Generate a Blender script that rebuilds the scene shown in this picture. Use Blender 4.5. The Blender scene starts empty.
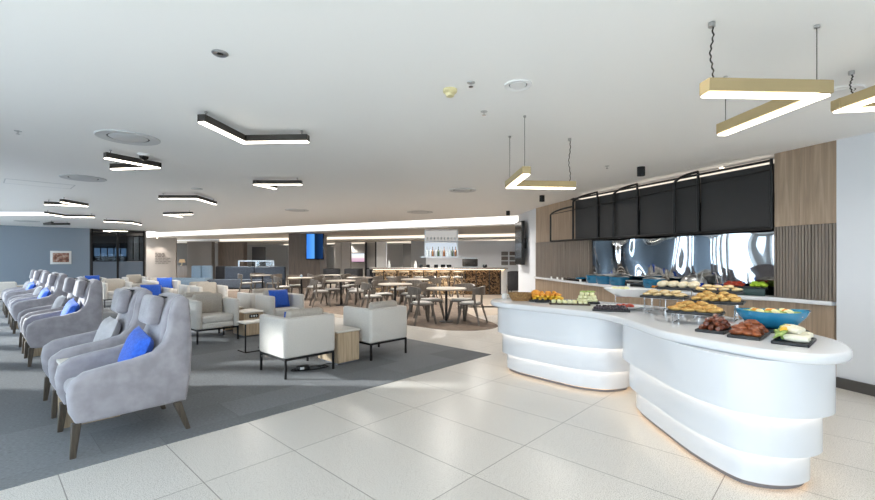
import bpy, bmesh, math, random
from mathutils import Vector, Matrix, Euler, noise
random.seed(7)
S = bpy.context.scene
COL = S.collection
PI = math.pi
R = math.radians
# ------------------------------------------------------------------ calibration
EYE, FOC, CX, HZ = 1.45, 430.0, 437.5, 258.0
H = 2.78                                     # main ceiling height
def P(px, py, z=0.0):                        # point of height z behind a spot of the photograph
    Y = (EYE - z) * FOC / (py - HZ)
    return Vector(((px - CX) / FOC * Y, Y, z))
def AB(a, b, z=0.0):                         # the room's own grid (a: away to the right, b: away to the left)
    return Vector((a*.6834 - b*.73, a*.73 + b*.6834, z))
DA = Vector((.6834, .73, 0)); DB = Vector((-.73, .6834, 0))
def face(d): return math.atan2(-d[0], d[1])  # z-rotation that turns local +Y towards d

# ------------------------------------------------------------------ materials
def lin(h):
    c = [int(h[i:i+2], 16)/255 for i in (0, 2, 4)]
    return tuple(x/12.92 if x <= .04045 else ((x+.055)/1.055)**2.4 for x in c) + (1,)
class NT:
    def __init__(s, name):
        s.m = bpy.data.materials.new(name); s.m.use_nodes = True
        s.t = s.m.node_tree; s.t.nodes.clear()
        s.out = s.n('ShaderNodeOutputMaterial')
    def n(s, typ, **kw):
        nd = s.t.nodes.new(typ)
        for k, v in kw.items():
            if k in nd.inputs: nd.inputs[k].default_value = v
            else: setattr(nd, k, v)
        return nd
    def l(s, a, b): s.t.links.new(a, b)
def mat(name, col, rough=.6, metal=0, col2=None, scale=20, bump=0, bscale=None, coat=0, sheen=0, spec=.5, stretch=None, trans=0, contrast=(.35, .65), detail=3):
    t = NT(name)
    b = t.n('ShaderNodeBsdfPrincipled', Roughness=rough, Metallic=metal)
    b.inputs['Base Color'].default_value = lin(col)
    b.inputs['Coat Weight'].default_value = coat
    b.inputs['Sheen Weight'].default_value = sheen
    b.inputs['Specular IOR Level'].default_value = spec
    b.inputs['Transmission Weight'].default_value = trans
    t.l(b.outputs[0], t.out.inputs[0])
    if col2 or bump:
        tc = t.n('ShaderNodeTexCoord'); mp = t.n('ShaderNodeMapping')
        t.l(tc.outputs['Object'], mp.inputs[0])
        if stretch: mp.inputs['Scale'].default_value = stretch
    if col2:
        nz = t.n('ShaderNodeTexNoise', Scale=scale, Detail=detail)
        t.l(mp.outputs[0], nz.inputs['Vector'])
        cr = t.n('ShaderNodeValToRGB')
        cr.color_ramp.elements[0].position, cr.color_ramp.elements[1].position = contrast
        cr.color_ramp.elements[0].color = lin(col); cr.color_ramp.elements[1].color = lin(col2)
        t.l(nz.outputs[0], cr.inputs[0]); t.l(cr.outputs[0], b.inputs['Base Color'])
    if bump:
        n2 = t.n('ShaderNodeTexNoise', Scale=bscale or scale*4, Detail=2)
        t.l(mp.outputs[0], n2.inputs['Vector'])
        bp = t.n('ShaderNodeBump', Strength=bump, Distance=.01)
        t.l(n2.outputs[0], bp.inputs['Height']); t.l(bp.outputs[0], b.inputs['Normal'])
    return t.m
def emit(name, col, strength):
    t = NT(name); e = t.n('ShaderNodeEmission', Strength=strength); e.inputs[0].default_value = lin(col)
    t.l(e.outputs[0], t.out.inputs[0]); return t.m
def glassy(name, col='ffffff', frost=0.0, refl=.12):
    t = NT(name)
    tr = t.n('ShaderNodeBsdfTransparent'); tr.inputs[0].default_value = lin(col)
    gl = t.n('ShaderNodeBsdfGlossy', Roughness=.03)
    mx = t.n('ShaderNodeMixShader'); mx.inputs[0].default_value = refl
    t.l(tr.outputs[0], mx.inputs[1]); t.l(gl.outputs[0], mx.inputs[2])
    last = mx
    if frost:
        df = t.n('ShaderNodeBsdfDiffuse'); df.inputs[0].default_value = lin('8d99a8')
        m2 = t.n('ShaderNodeMixShader'); m2.inputs[0].default_value = frost
        t.l(mx.outputs[0], m2.inputs[1]); t.l(df.outputs[0], m2.inputs[2]); last = m2
    t.l(last.outputs[0], t.out.inputs[0]); return t.m
def wood(name, c1, c2, scale=(30, 30, 1.5), rough=.5, c3=None):
    t = NT(name); b = t.n('ShaderNodeBsdfPrincipled', Roughness=rough)
    tc = t.n('ShaderNodeTexCoord'); mp = t.n('ShaderNodeMapping'); mp.inputs['Scale'].default_value = scale
    nz = t.n('ShaderNodeTexNoise', Scale=1.0, Detail=6, Distortion=1.2)
    cr = t.n('ShaderNodeValToRGB'); e = cr.color_ramp.elements
    e[0].position, e[1].position = .3, .7; e[0].color = lin(c1); e[1].color = lin(c2)
    if c3: k = cr.color_ramp.elements.new(.5); k.color = lin(c3)
    t.l(tc.outputs['Object'], mp.inputs[0]); t.l(mp.outputs[0], nz.inputs['Vector'])
    t.l(nz.outputs[0], cr.inputs[0]); t.l(cr.outputs[0], b.inputs['Base Color'])
    bp = t.n('ShaderNodeBump', Strength=.15, Distance=.005); t.l(nz.outputs[0], bp.inputs['Height']); t.l(bp.outputs[0], b.inputs['Normal'])
    t.l(b.outputs[0], t.out.inputs[0]); return t.m

def grid_coords(t):            # object coords turned into the (a, b) grid
    tc = t.n('ShaderNodeTexCoord'); mp = t.n('ShaderNodeMapping'); mp.vector_type = 'POINT'
    mp.inputs['Rotation'].default_value = (0, 0, -math.atan2(.73, .6834))
    t.l(tc.outputs['Object'], mp.inputs[0]); return tc, mp
def mat_tiles():
    t = NT('terrazzo_tile'); tc, mp = grid_coords(t)
    mp.inputs['Location'].default_value = (-.366+.63*20, -1.78+1.22*20, 0)
    bk = t.n('ShaderNodeTexBrick', Scale=1.0)
    bk.offset = 0.0; bk.squash = 1.0
    bk.inputs['Brick Width'].default_value = .63; bk.inputs['Row Height'].default_value = 1.22
    bk.inputs['Mortar Size'].default_value = .0035; bk.inputs['Mortar Smooth'].default_value = .2
    bk.inputs['Color1'].default_value = lin('dcd8d2'); bk.inputs['Color2'].default_value = lin('d6d2cc'); bk.inputs['Mortar'].default_value = lin('8f8a84')
    t.l(mp.outputs[0], bk.inputs['Vector'])
    vo = t.n('ShaderNodeTexVoronoi', Scale=60.0); t.l(tc.outputs['Object'], vo.inputs['Vector'])
    cr = t.n('ShaderNodeValToRGB'); e = cr.color_ramp.elements
    e[0].position, e[1].position = .06, .2; e[0].color = lin('857f78'); e[1].color = (1, 1, 1, 1)
    t.l(vo.outputs['Distance'], cr.inputs[0])
    nz = t.n('ShaderNodeTexNoise', Scale=160.0, Detail=1); t.l(tc.outputs['Object'], nz.inputs['Vector'])
    c2 = t.n('ShaderNodeValToRGB'); e = c2.color_ramp.elements
    e[0].position, e[1].position = .36, .5; e[0].color = lin('b4b0aa'); e[1].color = (1, 1, 1, 1)
    t.l(nz.outputs[0], c2.inputs[0])
    m1 = t.n('ShaderNodeMix', data_type='RGBA', blend_type='MULTIPLY'); m1.inputs[0].default_value = .75
    t.l(bk.outputs[0], m1.inputs[6]); t.l(cr.outputs[0], m1.inputs[7])
    m2 = t.n('ShaderNodeMix', data_type='RGBA', blend_type='MULTIPLY'); m2.inputs[0].default_value = .8
    t.l(m1.outputs[2], m2.inputs[6]); t.l(c2.outputs[0], m2.inputs[7])
    b = t.n('ShaderNodeBsdfPrincipled', Roughness=.28); t.l(m2.outputs[2], b.inputs['Base Color'])
    t.l(b.outputs[0], t.out.inputs[0]); return t.m
def mat_carpet():
    t = NT('carpet_planks'); tc, mp = grid_coords(t)
    mp.inputs['Location'].default_value = (20, 20, 0)
    bk = t.n('ShaderNodeTexBrick', Scale=1.0); bk.offset = .37
    bk.inputs['Brick Width'].default_value = 1.0; bk.inputs['Row Height'].default_value = .5
    bk.inputs['Mortar Size'].default_value = .002; bk.inputs['Bias'].default_value = 0
    bk.inputs['Color1'].default_value = lin('737578'); bk.inputs['Color2'].default_value = lin('818386'); bk.inputs['Mortar'].default_value = lin('6c6e71')
    t.l(mp.outputs[0], bk.inputs['Vector'])
    m2 = t.n('ShaderNodeMapping'); m2.inputs['Scale'].default_value = (40, 160, 1); t.l(mp.outputs[0], m2.inputs[0])
    nz = t.n('ShaderNodeTexNoise', Scale=1.0, Detail=3); t.l(m2.outputs[0], nz.inputs['Vector'])
    mr = t.n('ShaderNodeMapRange'); mr.inputs[1].default_value = .25; mr.inputs[2].default_value = .75; mr.inputs[3].default_value = .72; mr.inputs[4].default_value = 1.28
    t.l(nz.outputs[0], mr.inputs[0])
    mx = t.n('ShaderNodeVectorMath', operation='SCALE'); t.l(bk.outputs[0], mx.inputs[0]); t.l(mr.outputs[0], mx.inputs['Scale'])
    b = t.n('ShaderNodeBsdfPrincipled', Roughness=.95); b.inputs['Specular IOR Level'].default_value = .1
    t.l(mx.outputs[0], b.inputs['Base Color'])
    bp = t.n('ShaderNodeBump', Strength=.4, Distance=.004); t.l(nz.outputs[0], bp.inputs['Height']); t.l(bp.outputs[0], b.inputs['Normal'])
    t.l(b.outputs[0], t.out.inputs[0]); return t.m
def mat_mosaic(c1, c2):
    t = NT('bronze_mosaic'); tc = t.n('ShaderNodeTexCoord')
    vo = t.n('ShaderNodeTexVoronoi', Scale=20.0); t.l(tc.outputs['Object'], vo.inputs['Vector'])
    cr = t.n('ShaderNodeValToRGB'); e = cr.color_ramp.elements
    e[0].position, e[1].position = .1, .9; e[0].color = lin(c1); e[1].color = lin(c2)
    sp = t.n('ShaderNodeSeparateColor'); t.l(vo.outputs['Color'], sp.inputs[0]); t.l(sp.outputs[0], cr.inputs[0])
    b = t.n('ShaderNodeBsdfPrincipled', Roughness=.3, Metallic=.55); t.l(cr.outputs[0], b.inputs['Base Color'])
    bp = t.n('ShaderNodeBump', Strength=.9, Distance=.03); t.l(vo.outputs['Distance'], bp.inputs['Height']); t.l(bp.outputs[0], b.inputs['Normal'])
    t.l(b.outputs[0], t.out.inputs[0]); return t.m
def mat_picture():
    t = NT('aerial_print'); tc = t.n('ShaderNodeTexCoord')
    nz = t.n('ShaderNodeTexNoise', Scale=7.0, Detail=8); t.l(tc.outputs['Object'], nz.inputs['Vector'])
    cr = t.n('ShaderNodeValToRGB'); e = cr.color_ramp.elements
    e[0].position, e[1].position = .35, .68; e[0].color = lin('5a3a33'); e[1].color = lin('d8c4b4'); k = e.new(.5); k.color = lin('9a6a58')
    t.l(nz.outputs[0], cr.inputs[0])
    b = t.n('ShaderNodeBsdfPrincipled', Roughness=.5); t.l(cr.outputs[0], b.inputs['Base Color']); t.l(b.outputs[0], t.out.inputs[0]); return t.m
def mat_screen(name, stops, strength, axis=0):
    t = NT(name); tc = t.n('ShaderNodeTexCoord'); sp = t.n('ShaderNodeSeparateXYZ'); t.l(tc.outputs['Generated'], sp.inputs[0])
    cr = t.n('ShaderNodeValToRGB'); e = cr.color_ramp.elements; cr.color_ramp.interpolation = 'EASE'
    e[0].position, e[0].color = stops[0][0], lin(stops[0][1]); e[1].position, e[1].color = stops[-1][0], lin(stops[-1][1])
    for p, c in stops[1:-1]: k = e.new(p); k.color = lin(c)
    t.l(sp.outputs[axis], cr.inputs[0])
    em = t.n('ShaderNodeEmission', Strength=strength); t.l(cr.outputs[0], em.inputs[0]); t.l(em.outputs[0], t.out.inputs[0]); return t.m

M = {}
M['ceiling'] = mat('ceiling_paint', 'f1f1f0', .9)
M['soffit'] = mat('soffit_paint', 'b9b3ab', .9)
M['white_wall'] = mat('white_wall_paint', 'd6d9de', .8)
M['white'] = mat('white_plaster', 'e3e3e3', .8)
M['blue_wall'] = mat('slate_blue_paint', '8d99a6', .85)
M['beige_wall'] = mat('beige_wall_paint', '98928c', .85)
M['grey_wall'] = mat('grey_wall_paint', '6f6c69', .85)
M['pale_wall'] = mat('pale_back_wall_paint', 'a29f9b', .85)
M['tile'] = mat_tiles(); M['carpet'] = mat_carpet(); M['mosaic'] = mat_mosaic('4a3626', 'd0b590'); M['mosaic_dark'] = mat_mosaic('241b15', '8a6d4e')
M['brown_floor'] = mat('brown_carpet', '6b5d52', .9, col2='7d6e61', scale=6, bump=.2, bscale=200)
M['tan_floor'] = mat('tan_polished_floor', 'bdb0a2', .3, col2='c6bbae', scale=3)
M['velour'] = mat('lilac_grey_velour', '918d92', .85, col2='a29ea4', scale=9, bump=.25, bscale=260, sheen=.4)
M['velour_pad'] = mat('grey_velour_cushion', 'b2afb2', .9, col2='c0bdc0', scale=14, bump=.3, bscale=160, sheen=.3)
M['boucle'] = mat('oatmeal_boucle', 'd0cbc4', .95, col2='dcd7d0', scale=90, bump=.35, bscale=340, sheen=.2)
M['taupe'] = mat('taupe_weave', 'b2aaa0', .95, col2='beb7ad', scale=60, bump=.3, bscale=300)
M['blue'] = mat('royal_blue_cloth', '1b50b8', .8, col2='2460cc', scale=40, bump=.2, bscale=300, sheen=.2)
M['navy'] = mat('slate_navy_upholstery', '474f5b', .85, col2='515a67', scale=20, bump=.15)
M['sky'] = mat('light_blue_upholstery', '8a9fb2', .85, col2='93a8bb', scale=20, bump=.15)
M['charcoal'] = mat('charcoal_upholstery', '2a2a2d', .8, col2='333336', scale=20)
M['leg_wood'] = wood('smoked_oak', '3d352c', '5a4f43', (60, 60, 4), .5)
M['oak'] = wood('light_oak', 'a58f75', 'cbb699', (50, 50, 2.5), .5)
M['oak_top'] = mat('pale_laminate', 'e6e1d8', .4)
M['ash'] = wood('grey_ash', '564f48', '776e65', (60, 60, 5), .5)
M['panel'] = wood('brown_veneer', '8a7766', 'a8937e', (22, 22, 1.1), .5, '98846f')
M['flute'] = wood('grey_brown_slat', '6a6058', '8d8176', (60, 60, .9), .55)
M['column_wood'] = wood('walnut_column', '51463d', '66594e', (12, 12, 1), .55)
M['metal'] = mat('black_steel', '18181a', .45, metal=.3)
M['fixture'] = mat('dark_bronze_aluminium', '3b3835', .45, metal=.4)
M['brass'] = mat('champagne_brass', 'b3a078', .42, metal=.35)
M['chrome'] = mat('chrome_wire', 'd8d8d8', .15, metal=1)
M['steel'] = mat('brushed_steel', 'b9bbbd', .3, metal=1)
M['led'] = emit('led_diffuser', 'fff4e2', 9)
M['led_pendant'] = emit('led_diffuser_pendant', 'fff3dd', 7)
M['led_cove'] = emit('cove_diffuser', 'fff8ee', 1.9)
M['led_cove2'] = emit('cove_diffuser_dim', 'fff0dc', 1.3)
M['led_strip'] = emit('warm_led_strip', 'fff0d8', 7)
M['led_floor'] = emit('floor_led', 'ffcf98', 4)
M['lamp'] = emit('lamp_glow', 'ffe8c8', 14)
M['corian'] = mat('white_solid_surface', 'dfe0e3', .22, coat=.3)
M['toe'] = mat('grey_plinth', '6e7077', .5)
M['baseboard'] = mat('dark_grey_skirting', '4a4846', .5)
M['black'] = mat('black_panel', '232324', .6)
M['gloss_black'] = mat('gloss_black', '0d0e10', .12)
M['slate'] = mat('black_slate', '232426', .5, col2='2e2f31', scale=30, bump=.15)
M['glaze_blue'] = mat('turquoise_glaze', '1f7fae', .15, col2='2f93bd', scale=8, coat=.6)
M['teal'] = mat('teal_enamel', '1c6d92', .2, coat=.5)
M['porcelain'] = mat('white_porcelain', 'f0f0ee', .2, coat=.4)
M['wicker'] = mat('wicker', '7d5a35', .8, col2='b58d5a', scale=70, bump=.8, bscale=90)
M['bread'] = mat('pale_bread', 'e6d2a8', .8, col2='f2e6cc', scale=18, bump=.2)
M['pastry'] = mat('golden_pastry', 'b87f35', .65, col2='e3bd74', scale=26, bump=.3, bscale=60)
M['pastry_pale'] = mat('pale_pastry', 'd3ab6a', .7, col2='ecd8ad', scale=26, bump=.3, bscale=60)
M['sausage'] = mat('browned_sausage', '5a2c1c', .35, col2='8c4d33', scale=22, coat=.3)
M['wing'] = mat('glazed_chicken', '6d3216', .35, col2='b0643a', scale=18, bump=.4, bscale=50, coat=.3)
M['wrap'] = mat('pale_tortilla', 'e4dec6', .7, col2='efeada', scale=25, bump=.15)
M['green'] = mat('lettuce', '6f8f3a', .6, col2='b8cc7a', scale=30, bump=.4)
M['lime'] = mat('lime_green', '9fc42c', .5, col2='b9d84a', scale=20)
M['orange'] = mat('orange_fruit', 'e08a24', .45, col2='efa840', scale=20, bump=.2)
M['mango'] = mat('yellow_fruit', 'e8b021', .4, col2='f3cf4e', scale=22)
M['melon'] = mat('pale_melon', 'e3e0a0', .45, col2='eeecc4', scale=20)
M['red'] = mat('red_fruit', 'a83224', .4, col2='c4513a', scale=20)
M['grape'] = mat('dark_berries', '2a2128', .3, col2='4a4046', scale=40)
M['board'] = wood('dark_board', '3a3024', '54452f', (40, 8, 8), .5)
M['amber'] = mat('amber_bottle', '7a4a1c', .15, coat=.4)
M['clear'] = mat('pale_bottle', 'cfd8dc', .12, coat=.4)
M['olive'] = mat('green_bottle', '38492c', .15, coat=.4)
M['navy_glass'] = mat('deep_blue_glass', '1b3aa0', .15, coat=.5)
M['pane'] = glassy('clear_pane', 'f4f8fa', 0, .06)
M['tint'] = glassy('tinted_pane', 'a9b3bc', 0, .04)
M['frost'] = glassy('frosted_pane', 'b9c3cc', .6, .08)
M['print'] = mat_picture()
M['sign'] = mat('sign_lettering', '6a625c', .7)
M['mirror'] = mat('wavy_mirror', 'd9dde0', .02, metal=1)
M['pad'] = mat('pale_grey_pad', 'b9b6b2', .9, col2='c4c1bd', scale=50)
M['table_top'] = mat('pale_table_top', 'b0a79c', .4)
M['yellowed'] = mat('yellowed_plastic', 'd9cfa0', .5)
M['vent'] = mat('grille_grey', 'c6c8ca', .5)
M['vent_dark'] = mat('grille_shadow_gap', '4d4f52', .7)
M['ground'] = mat('pale_concrete_apron', 'ece9e4', .9)

# ------------------------------------------------------------------ mesh builder
class MB:
    def __init__(s): s.bm = bmesh.new()
    def _in(s, b, mx=None):
        if mx is not None: bmesh.ops.transform(b, matrix=mx, verts=b.verts)
        me = bpy.data.meshes.new('t'); b.to_mesh(me); b.free(); s.bm.from_mesh(me); bpy.data.meshes.remove(me); return s
    def box(s, c, d, bev=0, seg=2, rot=None, fn=None):
        b = bmesh.new(); bmesh.ops.create_cube(b, size=1)
        bmesh.ops.scale(b, vec=d, verts=b.verts)
        if bev: bmesh.ops.bevel(b, geom=b.edges[:], offset=bev, segments=seg, affect='EDGES', profile=.5)
        mx = Matrix.Translation(c)
        if rot: mx = mx @ Euler(rot).to_matrix().to_4x4()
        if fn:
            bmesh.ops.transform(b, matrix=mx, verts=b.verts); mx = None
            for v in b.verts: v.co = fn(v.co)
        return s._in(b, mx)
    def cone(s, p0, p1, r0, r1=None, n=12, caps=True):
        p0, p1 = Vector(p0), Vector(p1); d = p1-p0; r1 = r0 if r1 is None else r1
        b = bmesh.new(); bmesh.ops.create_cone(b, cap_ends=caps, segments=n, radius1=r0, radius2=r1, depth=d.length)
        return s._in(b, Matrix.Translation((p0+p1)/2) @ d.to_track_quat('Z', 'Y').to_matrix().to_4x4())
    def taper(s, p0, p1, s0, s1):            # square tapered bar
        p0, p1 = Vector(p0), Vector(p1); b = bmesh.new()
        v = []
        for p, q in ((p0, s0), (p1, s1)):
            v += [b.verts.new(p+Vector((x*q, y*q, 0))) for x, y in ((-1, -1), (1, -1), (1, 1), (-1, 1))]
        b.faces.new(v[3::-1]); b.faces.new(v[4:])
        for i in range(4): b.faces.new((v[i], v[(i+1) % 4], v[4+(i+1) % 4], v[4+i]))
        bmesh.ops.recalc_face_normals(b, faces=b.faces)
        bmesh.ops.bevel(b, geom=b.edges[:], offset=min(s0, s1)*.3, segments=1, affect='EDGES')
        return s._in(b)
    def tube(s, pts, r, n=8, closed=False):
        pts = [Vector(p) for p in pts]; b = bmesh.new(); rings = []; N = len(pts); up = None
        for i, p in enumerate(pts):
            if closed: t = pts[(i+1) % N]-pts[i-1]
            else: t = pts[min(i+1, N-1)]-pts[max(i-1, 0)]
            t.normalize()
            if up is None: up = t.orthogonal().normalized()
            up = (up - t*up.dot(t)).normalized(); sd = t.cross(up)
            rr = r[i] if isinstance(r, (list, tuple)) else r
            rings.append([b.verts.new(p + (up*math.cos(2*PI*k/n)+sd*math.sin(2*PI*k/n))*rr) for k in range(n)])
        for i in range(N if closed else N-1):
            A, B = rings[i], rings[(i+1) % N]
            for k in range(n): b.faces.new((A[k], A[(k+1) % n], B[(k+1) % n], B[k]))
        if not closed: b.faces.new(rings[0][::-1]); b.faces.new(rings[-1])
        bmesh.ops.recalc_face_normals(b, faces=b.faces)
        return s._in(b)
    def lathe(s, prof, n=24, c=(0, 0, 0), sx=1, sy=1, rot=0):
        b = bmesh.new(); rings = []
        for r, z in prof:
            if r < 1e-5: rings.append([b.verts.new((0, 0, z))])
            else: rings.append([b.verts.new((r*sx*math.cos(2*PI*k/n), r*sy*math.sin(2*PI*k/n), z)) for k in range(n)])
        for A, B in zip(rings, rings[1:]):
            for k in range(n):
                q = [A[k % len(A)], A[(k+1) % len(A)], B[(k+1) % len(B)], B[k % len(B)]]
                u = []
                for v in q:
                    if v not in u: u.append(v)
                if len(u) > 2: b.faces.new(u)
        if len(rings[0]) > 1: b.faces.new(rings[0][::-1])
        if len(rings[-1]) > 1: b.faces.new(rings[-1])
        bmesh.ops.recalc_face_normals(b, faces=b.faces)
        return s._in(b, Matrix.Translation(c) @ Matrix.Rotation(rot, 4, 'Z'))
    def prism(s, out, z0, z1, bev=0, seg=2, mx=None, fn=None, capbev=True):
        b = bmesh.new()
        vb = [b.verts.new((p[0], p[1], z0)) for p in out]; vt = [b.verts.new((p[0], p[1], z1)) for p in out]
        n = len(out); b.faces.new(vb[::-1]); b.faces.new(vt)
        for i in range(n): b.faces.new((vb[i], vb[(i+1) % n], vt[(i+1) % n], vt[i]))
        bmesh.ops.recalc_face_normals(b, faces=b.faces)
        if bev:
            ed = [e for e in b.edges if abs(e.verts[0].co.z-e.verts[1].co.z) < 1e-6]
            bmesh.ops.bevel(b, geom=ed, offset=bev, segments=seg, affect='EDGES', profile=.5)
        if fn:
            if mx is not None: bmesh.ops.transform(b, matrix=mx, verts=b.verts); mx = None
            for v in b.verts: v.co = fn(v.co)
        return s._in(b, mx)
    def ell(s, c, r, rot=(0, 0, 0), n=12, power=1.0, amp=0, freq=3, seed=0):
        b = bmesh.new(); bmesh.ops.create_uvsphere(b, u_segments=n, v_segments=max(6, n*2//3), radius=1)
        for v in b.verts:
            if power != 1:
                v.co = Vector([math.copysign(abs(x)**power, x) for x in v.co])
            if amp: v.co *= 1+amp*noise.noise(v.co*freq+Vector((seed*3.1, seed*1.7, 0)))
            v.co = Vector((v.co.x*r[0], v.co.y*r[1], v.co.z*r[2]))
        return s._in(b, Matrix.Translation(c) @ Euler(rot).to_matrix().to_4x4())
    def pillow(s, w, h, t, mx=None, n=12):     # square scatter cushion, w wide, h high, t thick
        b = bmesh.new(); g = {}
        for side in (1, -1):
            for i in range(n+1):
                for j in range(n+1):
                    u, v = i/n*2-1, j/n*2-1
                    if side == -1 and (abs(u) == 1 or abs(v) == 1): g[side, i, j] = g[1, i, j]; continue
                    d = (max(0, 1-u**4)*max(0, 1-v**4))**.55
                    k = 1-.05*(1-abs(v))*abs(u)**3*0 - .04*(u*u*(1-v*v)+v*v*(1-u*u))
                    g[side, i, j] = b.verts.new((u*w/2*k, side*t/2*d, v*h/2*k))
        for side in (1, -1):
            for i in range(n):
                for j in range(n):
                    b.faces.new([g[side, i, j], g[side, i+1, j], g[side, i+1, j+1], g[side, i, j+1]])
        bmesh.ops.recalc_face_normals(b, faces=b.faces)
        return s._in(b, mx)
    def build(s, name, m, parent=None, loc=None, rotz=0, angle=40):
        me = bpy.data.meshes.new(name)
        s.bm.to_mesh(me); s.bm.free()
        for p in me.polygons: p.use_smooth = True
        me.set_sharp_from_angle(angle=R(angle))
        me.materials.append(M[m] if isinstance(m, str) else m)
        o = bpy.data.objects.new(name, me); COL.objects.link(o)
        if parent: o.parent = parent
        if loc is not None: o.location = loc
        if rotz: o.rotation_euler.z = rotz
        return o
def tag(o, label, cat, group=None):
    o['label'] = label; o['category'] = cat
    if group: o['group'] = group
    return o
def thing(name, label, cat, loc=(0, 0, 0), rotz=0, group=None):
    o = bpy.data.objects.new(name, None); COL.objects.link(o); o.empty_display_size = .1
    o.location = loc; o.rotation_euler = (0, 0, rotz); return tag(o, label, cat, group)
def struct(o): o['kind'] = 'structure'; return o
def dup(o, loc=None, rotz=None, label=None, group=None, parent=None):
    c = o.copy(); COL.objects.link(c)
    if parent: c.parent = parent
    for ch in o.children: dup(ch, parent=c)
    if loc is not None: c.location = loc
    if rotz is not None: c.rotation_euler = (0, 0, rotz)
    if label: c['label'] = label
    if group: c['group'] = group
    return c
def place(proto, used, loc, rotz, label, group=None):
    if not used:
        used.append(1); proto.location = loc; proto.rotation_euler = (0, 0, rotz); proto['label'] = label
        if group: proto['group'] = group
        return proto
    return dup(proto, loc, rotz, label, group)
def spline(pts, k=6):
    out = []; n = len(pts)
    for i in range(n):
        p0, p1, p2, p3 = [Vector((*pts[(i+j) % n], 0)) for j in (-1, 0, 1, 2)]
        for q in range(k):
            t = q/k
            out.append(.5*((2*p1)+(p2-p0)*t+(2*p0-5*p1+4*p2-p3)*t*t+(3*p1-p0-3*p2+p3)*t**3))
    return [(v.x, v.y) for v in out]
def offset(out, d):                          # positive d grows a counter-clockwise outline
    n = len(out); res = []
    for i in range(n):
        t = Vector(out[(i+1) % n])-Vector(out[i-1]); t.normalize()
        res.append((out[i][0]+t.y*d, out[i][1]-t.x*d))
    return res
def quadwall(p, q, z0, z1, th=.1, side=1):   # wall slab from p to q, thickness to the right-hand side * side
    p, q = Vector((p[0], p[1])), Vector((q[0], q[1])); t = (q-p).normalized(); nn = Vector((t.y, -t.x))*th*side
    return MB().prism([p, q, q+nn, p+nn] if side < 0 else [p, p+nn, q+nn, q], z0, z1)

# ================================================================== SETTING
struct(MB().prism([(-34, -12), (14, -12), (14, 42), (-34, 42)], -.12, 0).build('floor', 'tile'))
# lounge carpet: everything beyond the pale tiled walkway
ca = [AB(5.26, 3.82), AB(5.26, 21), AB(5.2, 24.7), AB(-2.1, 24.7), AB(-2.1, 3.82)]
c = struct(MB().prism([(v.x, v.y) for v in ca], 0, .006).build('floor_carpet', 'carpet'))
br = spline([tuple(AB(a, b)[:2]) for a, b in ((6.35, 6.6), (6.6, 5.5), (7.2, 5.2), (7.75, 5.5), (8.4, 6.6), (9.6, 8.2), (11.2, 9.6), (11.6, 12), (11.3, 18), (8, 19.5), (6.35, 18), (6.35, 12))], 6)
struct(MB().prism(br[::-1] if sum(br[i-1][0]*br[i][1]-br[i][0]*br[i-1][1] for i in range(len(br))) < 0 else br, 0, .006).build('floor_dining', 'brown_floor'))
tan = [AB(9.6, 6.2), AB(16.5, 2), (7.5, 12.5), (5, 24), (-8, 31), (-22, 34), (-16, 22.6), AB(6.0, 21.5), AB(6.0, 12), AB(6.0, 7.6)]
struct(MB().prism([(v[0], v[1]) for v in tan], 0, .003).build('floor_bar', 'tan_floor'))

# ceilings: main one, then soffits stepping down beyond each light cove
L1 = (Vector((2.91, 14.8)), Vector((.897, -.442))); N1 = Vector((-.442, -.897))
def on(L, X): return L[0]+L[1]*((X-L[0].x)/L[1].x)
_r, _l = L1[0]+N1*1.35, L1[0]+L1[1]*(-18.6/.897)+N1*.8
lip = (_r, (_r-_l).normalized())
pts = [(9, -10), on(lip, 9), on(lip, -14.6), AB(6.1, 25.4), AB(-2.6, 25.4), AB(-2.6, -10)]
struct(MB().prism([(p[0], p[1]) for p in pts], H, H+.12).build('ceiling', 'ceiling'))
L2 = (Vector((3.9, 20.5)), Vector((-18.3, 6.5)).normalized()*-1); N2 = Vector((L2[1].y, -L2[1].x))
L3 = (Vector((4.5, 22.6)), Vector((-12.5, 6.6)).normalized()*-1)
def strip(n, La, Lb, xa0, xa1, z, mt):
    q = [on(La, xa0), on(La, xa1), on(Lb, xa1), on(Lb, xa0)]
    struct(MB().prism([(p[0], p[1]) for p in q], z, z+.1).build('ceiling_'+n, mt))
strip('trough_near', lip, L1, -17.5, 9, 3.05, 'ceiling')
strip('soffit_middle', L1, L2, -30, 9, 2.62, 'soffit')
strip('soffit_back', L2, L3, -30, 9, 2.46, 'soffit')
Lend = (Vector((4.5, 44)), Vector((1, 0)))
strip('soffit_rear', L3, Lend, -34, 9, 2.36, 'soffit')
def cove(L, x0, x1, z0, z1, mt, label, nm='cove_light'):
    a, b = on(L, x0), on(L, x1)
    t = thing(nm, label, 'cove light', ((a.x+b.x)/2, (a.y+b.y)/2, z0))
    mid = Vector((t.location.x, t.location.y))
    q = quadwall(a-mid, b-mid, 0, z1-z0, .03, 1); q.build('diffuser', mt, t)
    q = quadwall(a-mid+N1*.02, b-mid+N1*.02, -.02, .02, .06, 1); q.build('lip', 'white', t)
    return t
cove(L1, -16.2, 3.2, 2.62, 2.97, 'led_cove', 'long bright white cove light along the edge of the main ceiling')
cove(L2, -13.5, 4.2, 2.46, 2.70, 'led_cove2', 'second bright cove light, one step behind the longest one')
cove(L3, -11, 4.6, 2.36, 2.44, 'led_cove2', 'thin rear cove light closest to the back wall of the bar')
struct(quadwall(on(L1, 9), on(L1, -30), 2.6, 3.1, .04, 1).build('trim_1', 'white')).location.y = .045
struct(quadwall(on(lip, -17.5), on(lip, 9), H, 3.1, .04, -1).build('trim_2', 'white')).location.y = -.05
struct(quadwall(on(L2, 9), on(L2, -30), 2.45, 2.9, .04, 1).build('trim_3', 'white')).location.y = .045
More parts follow.
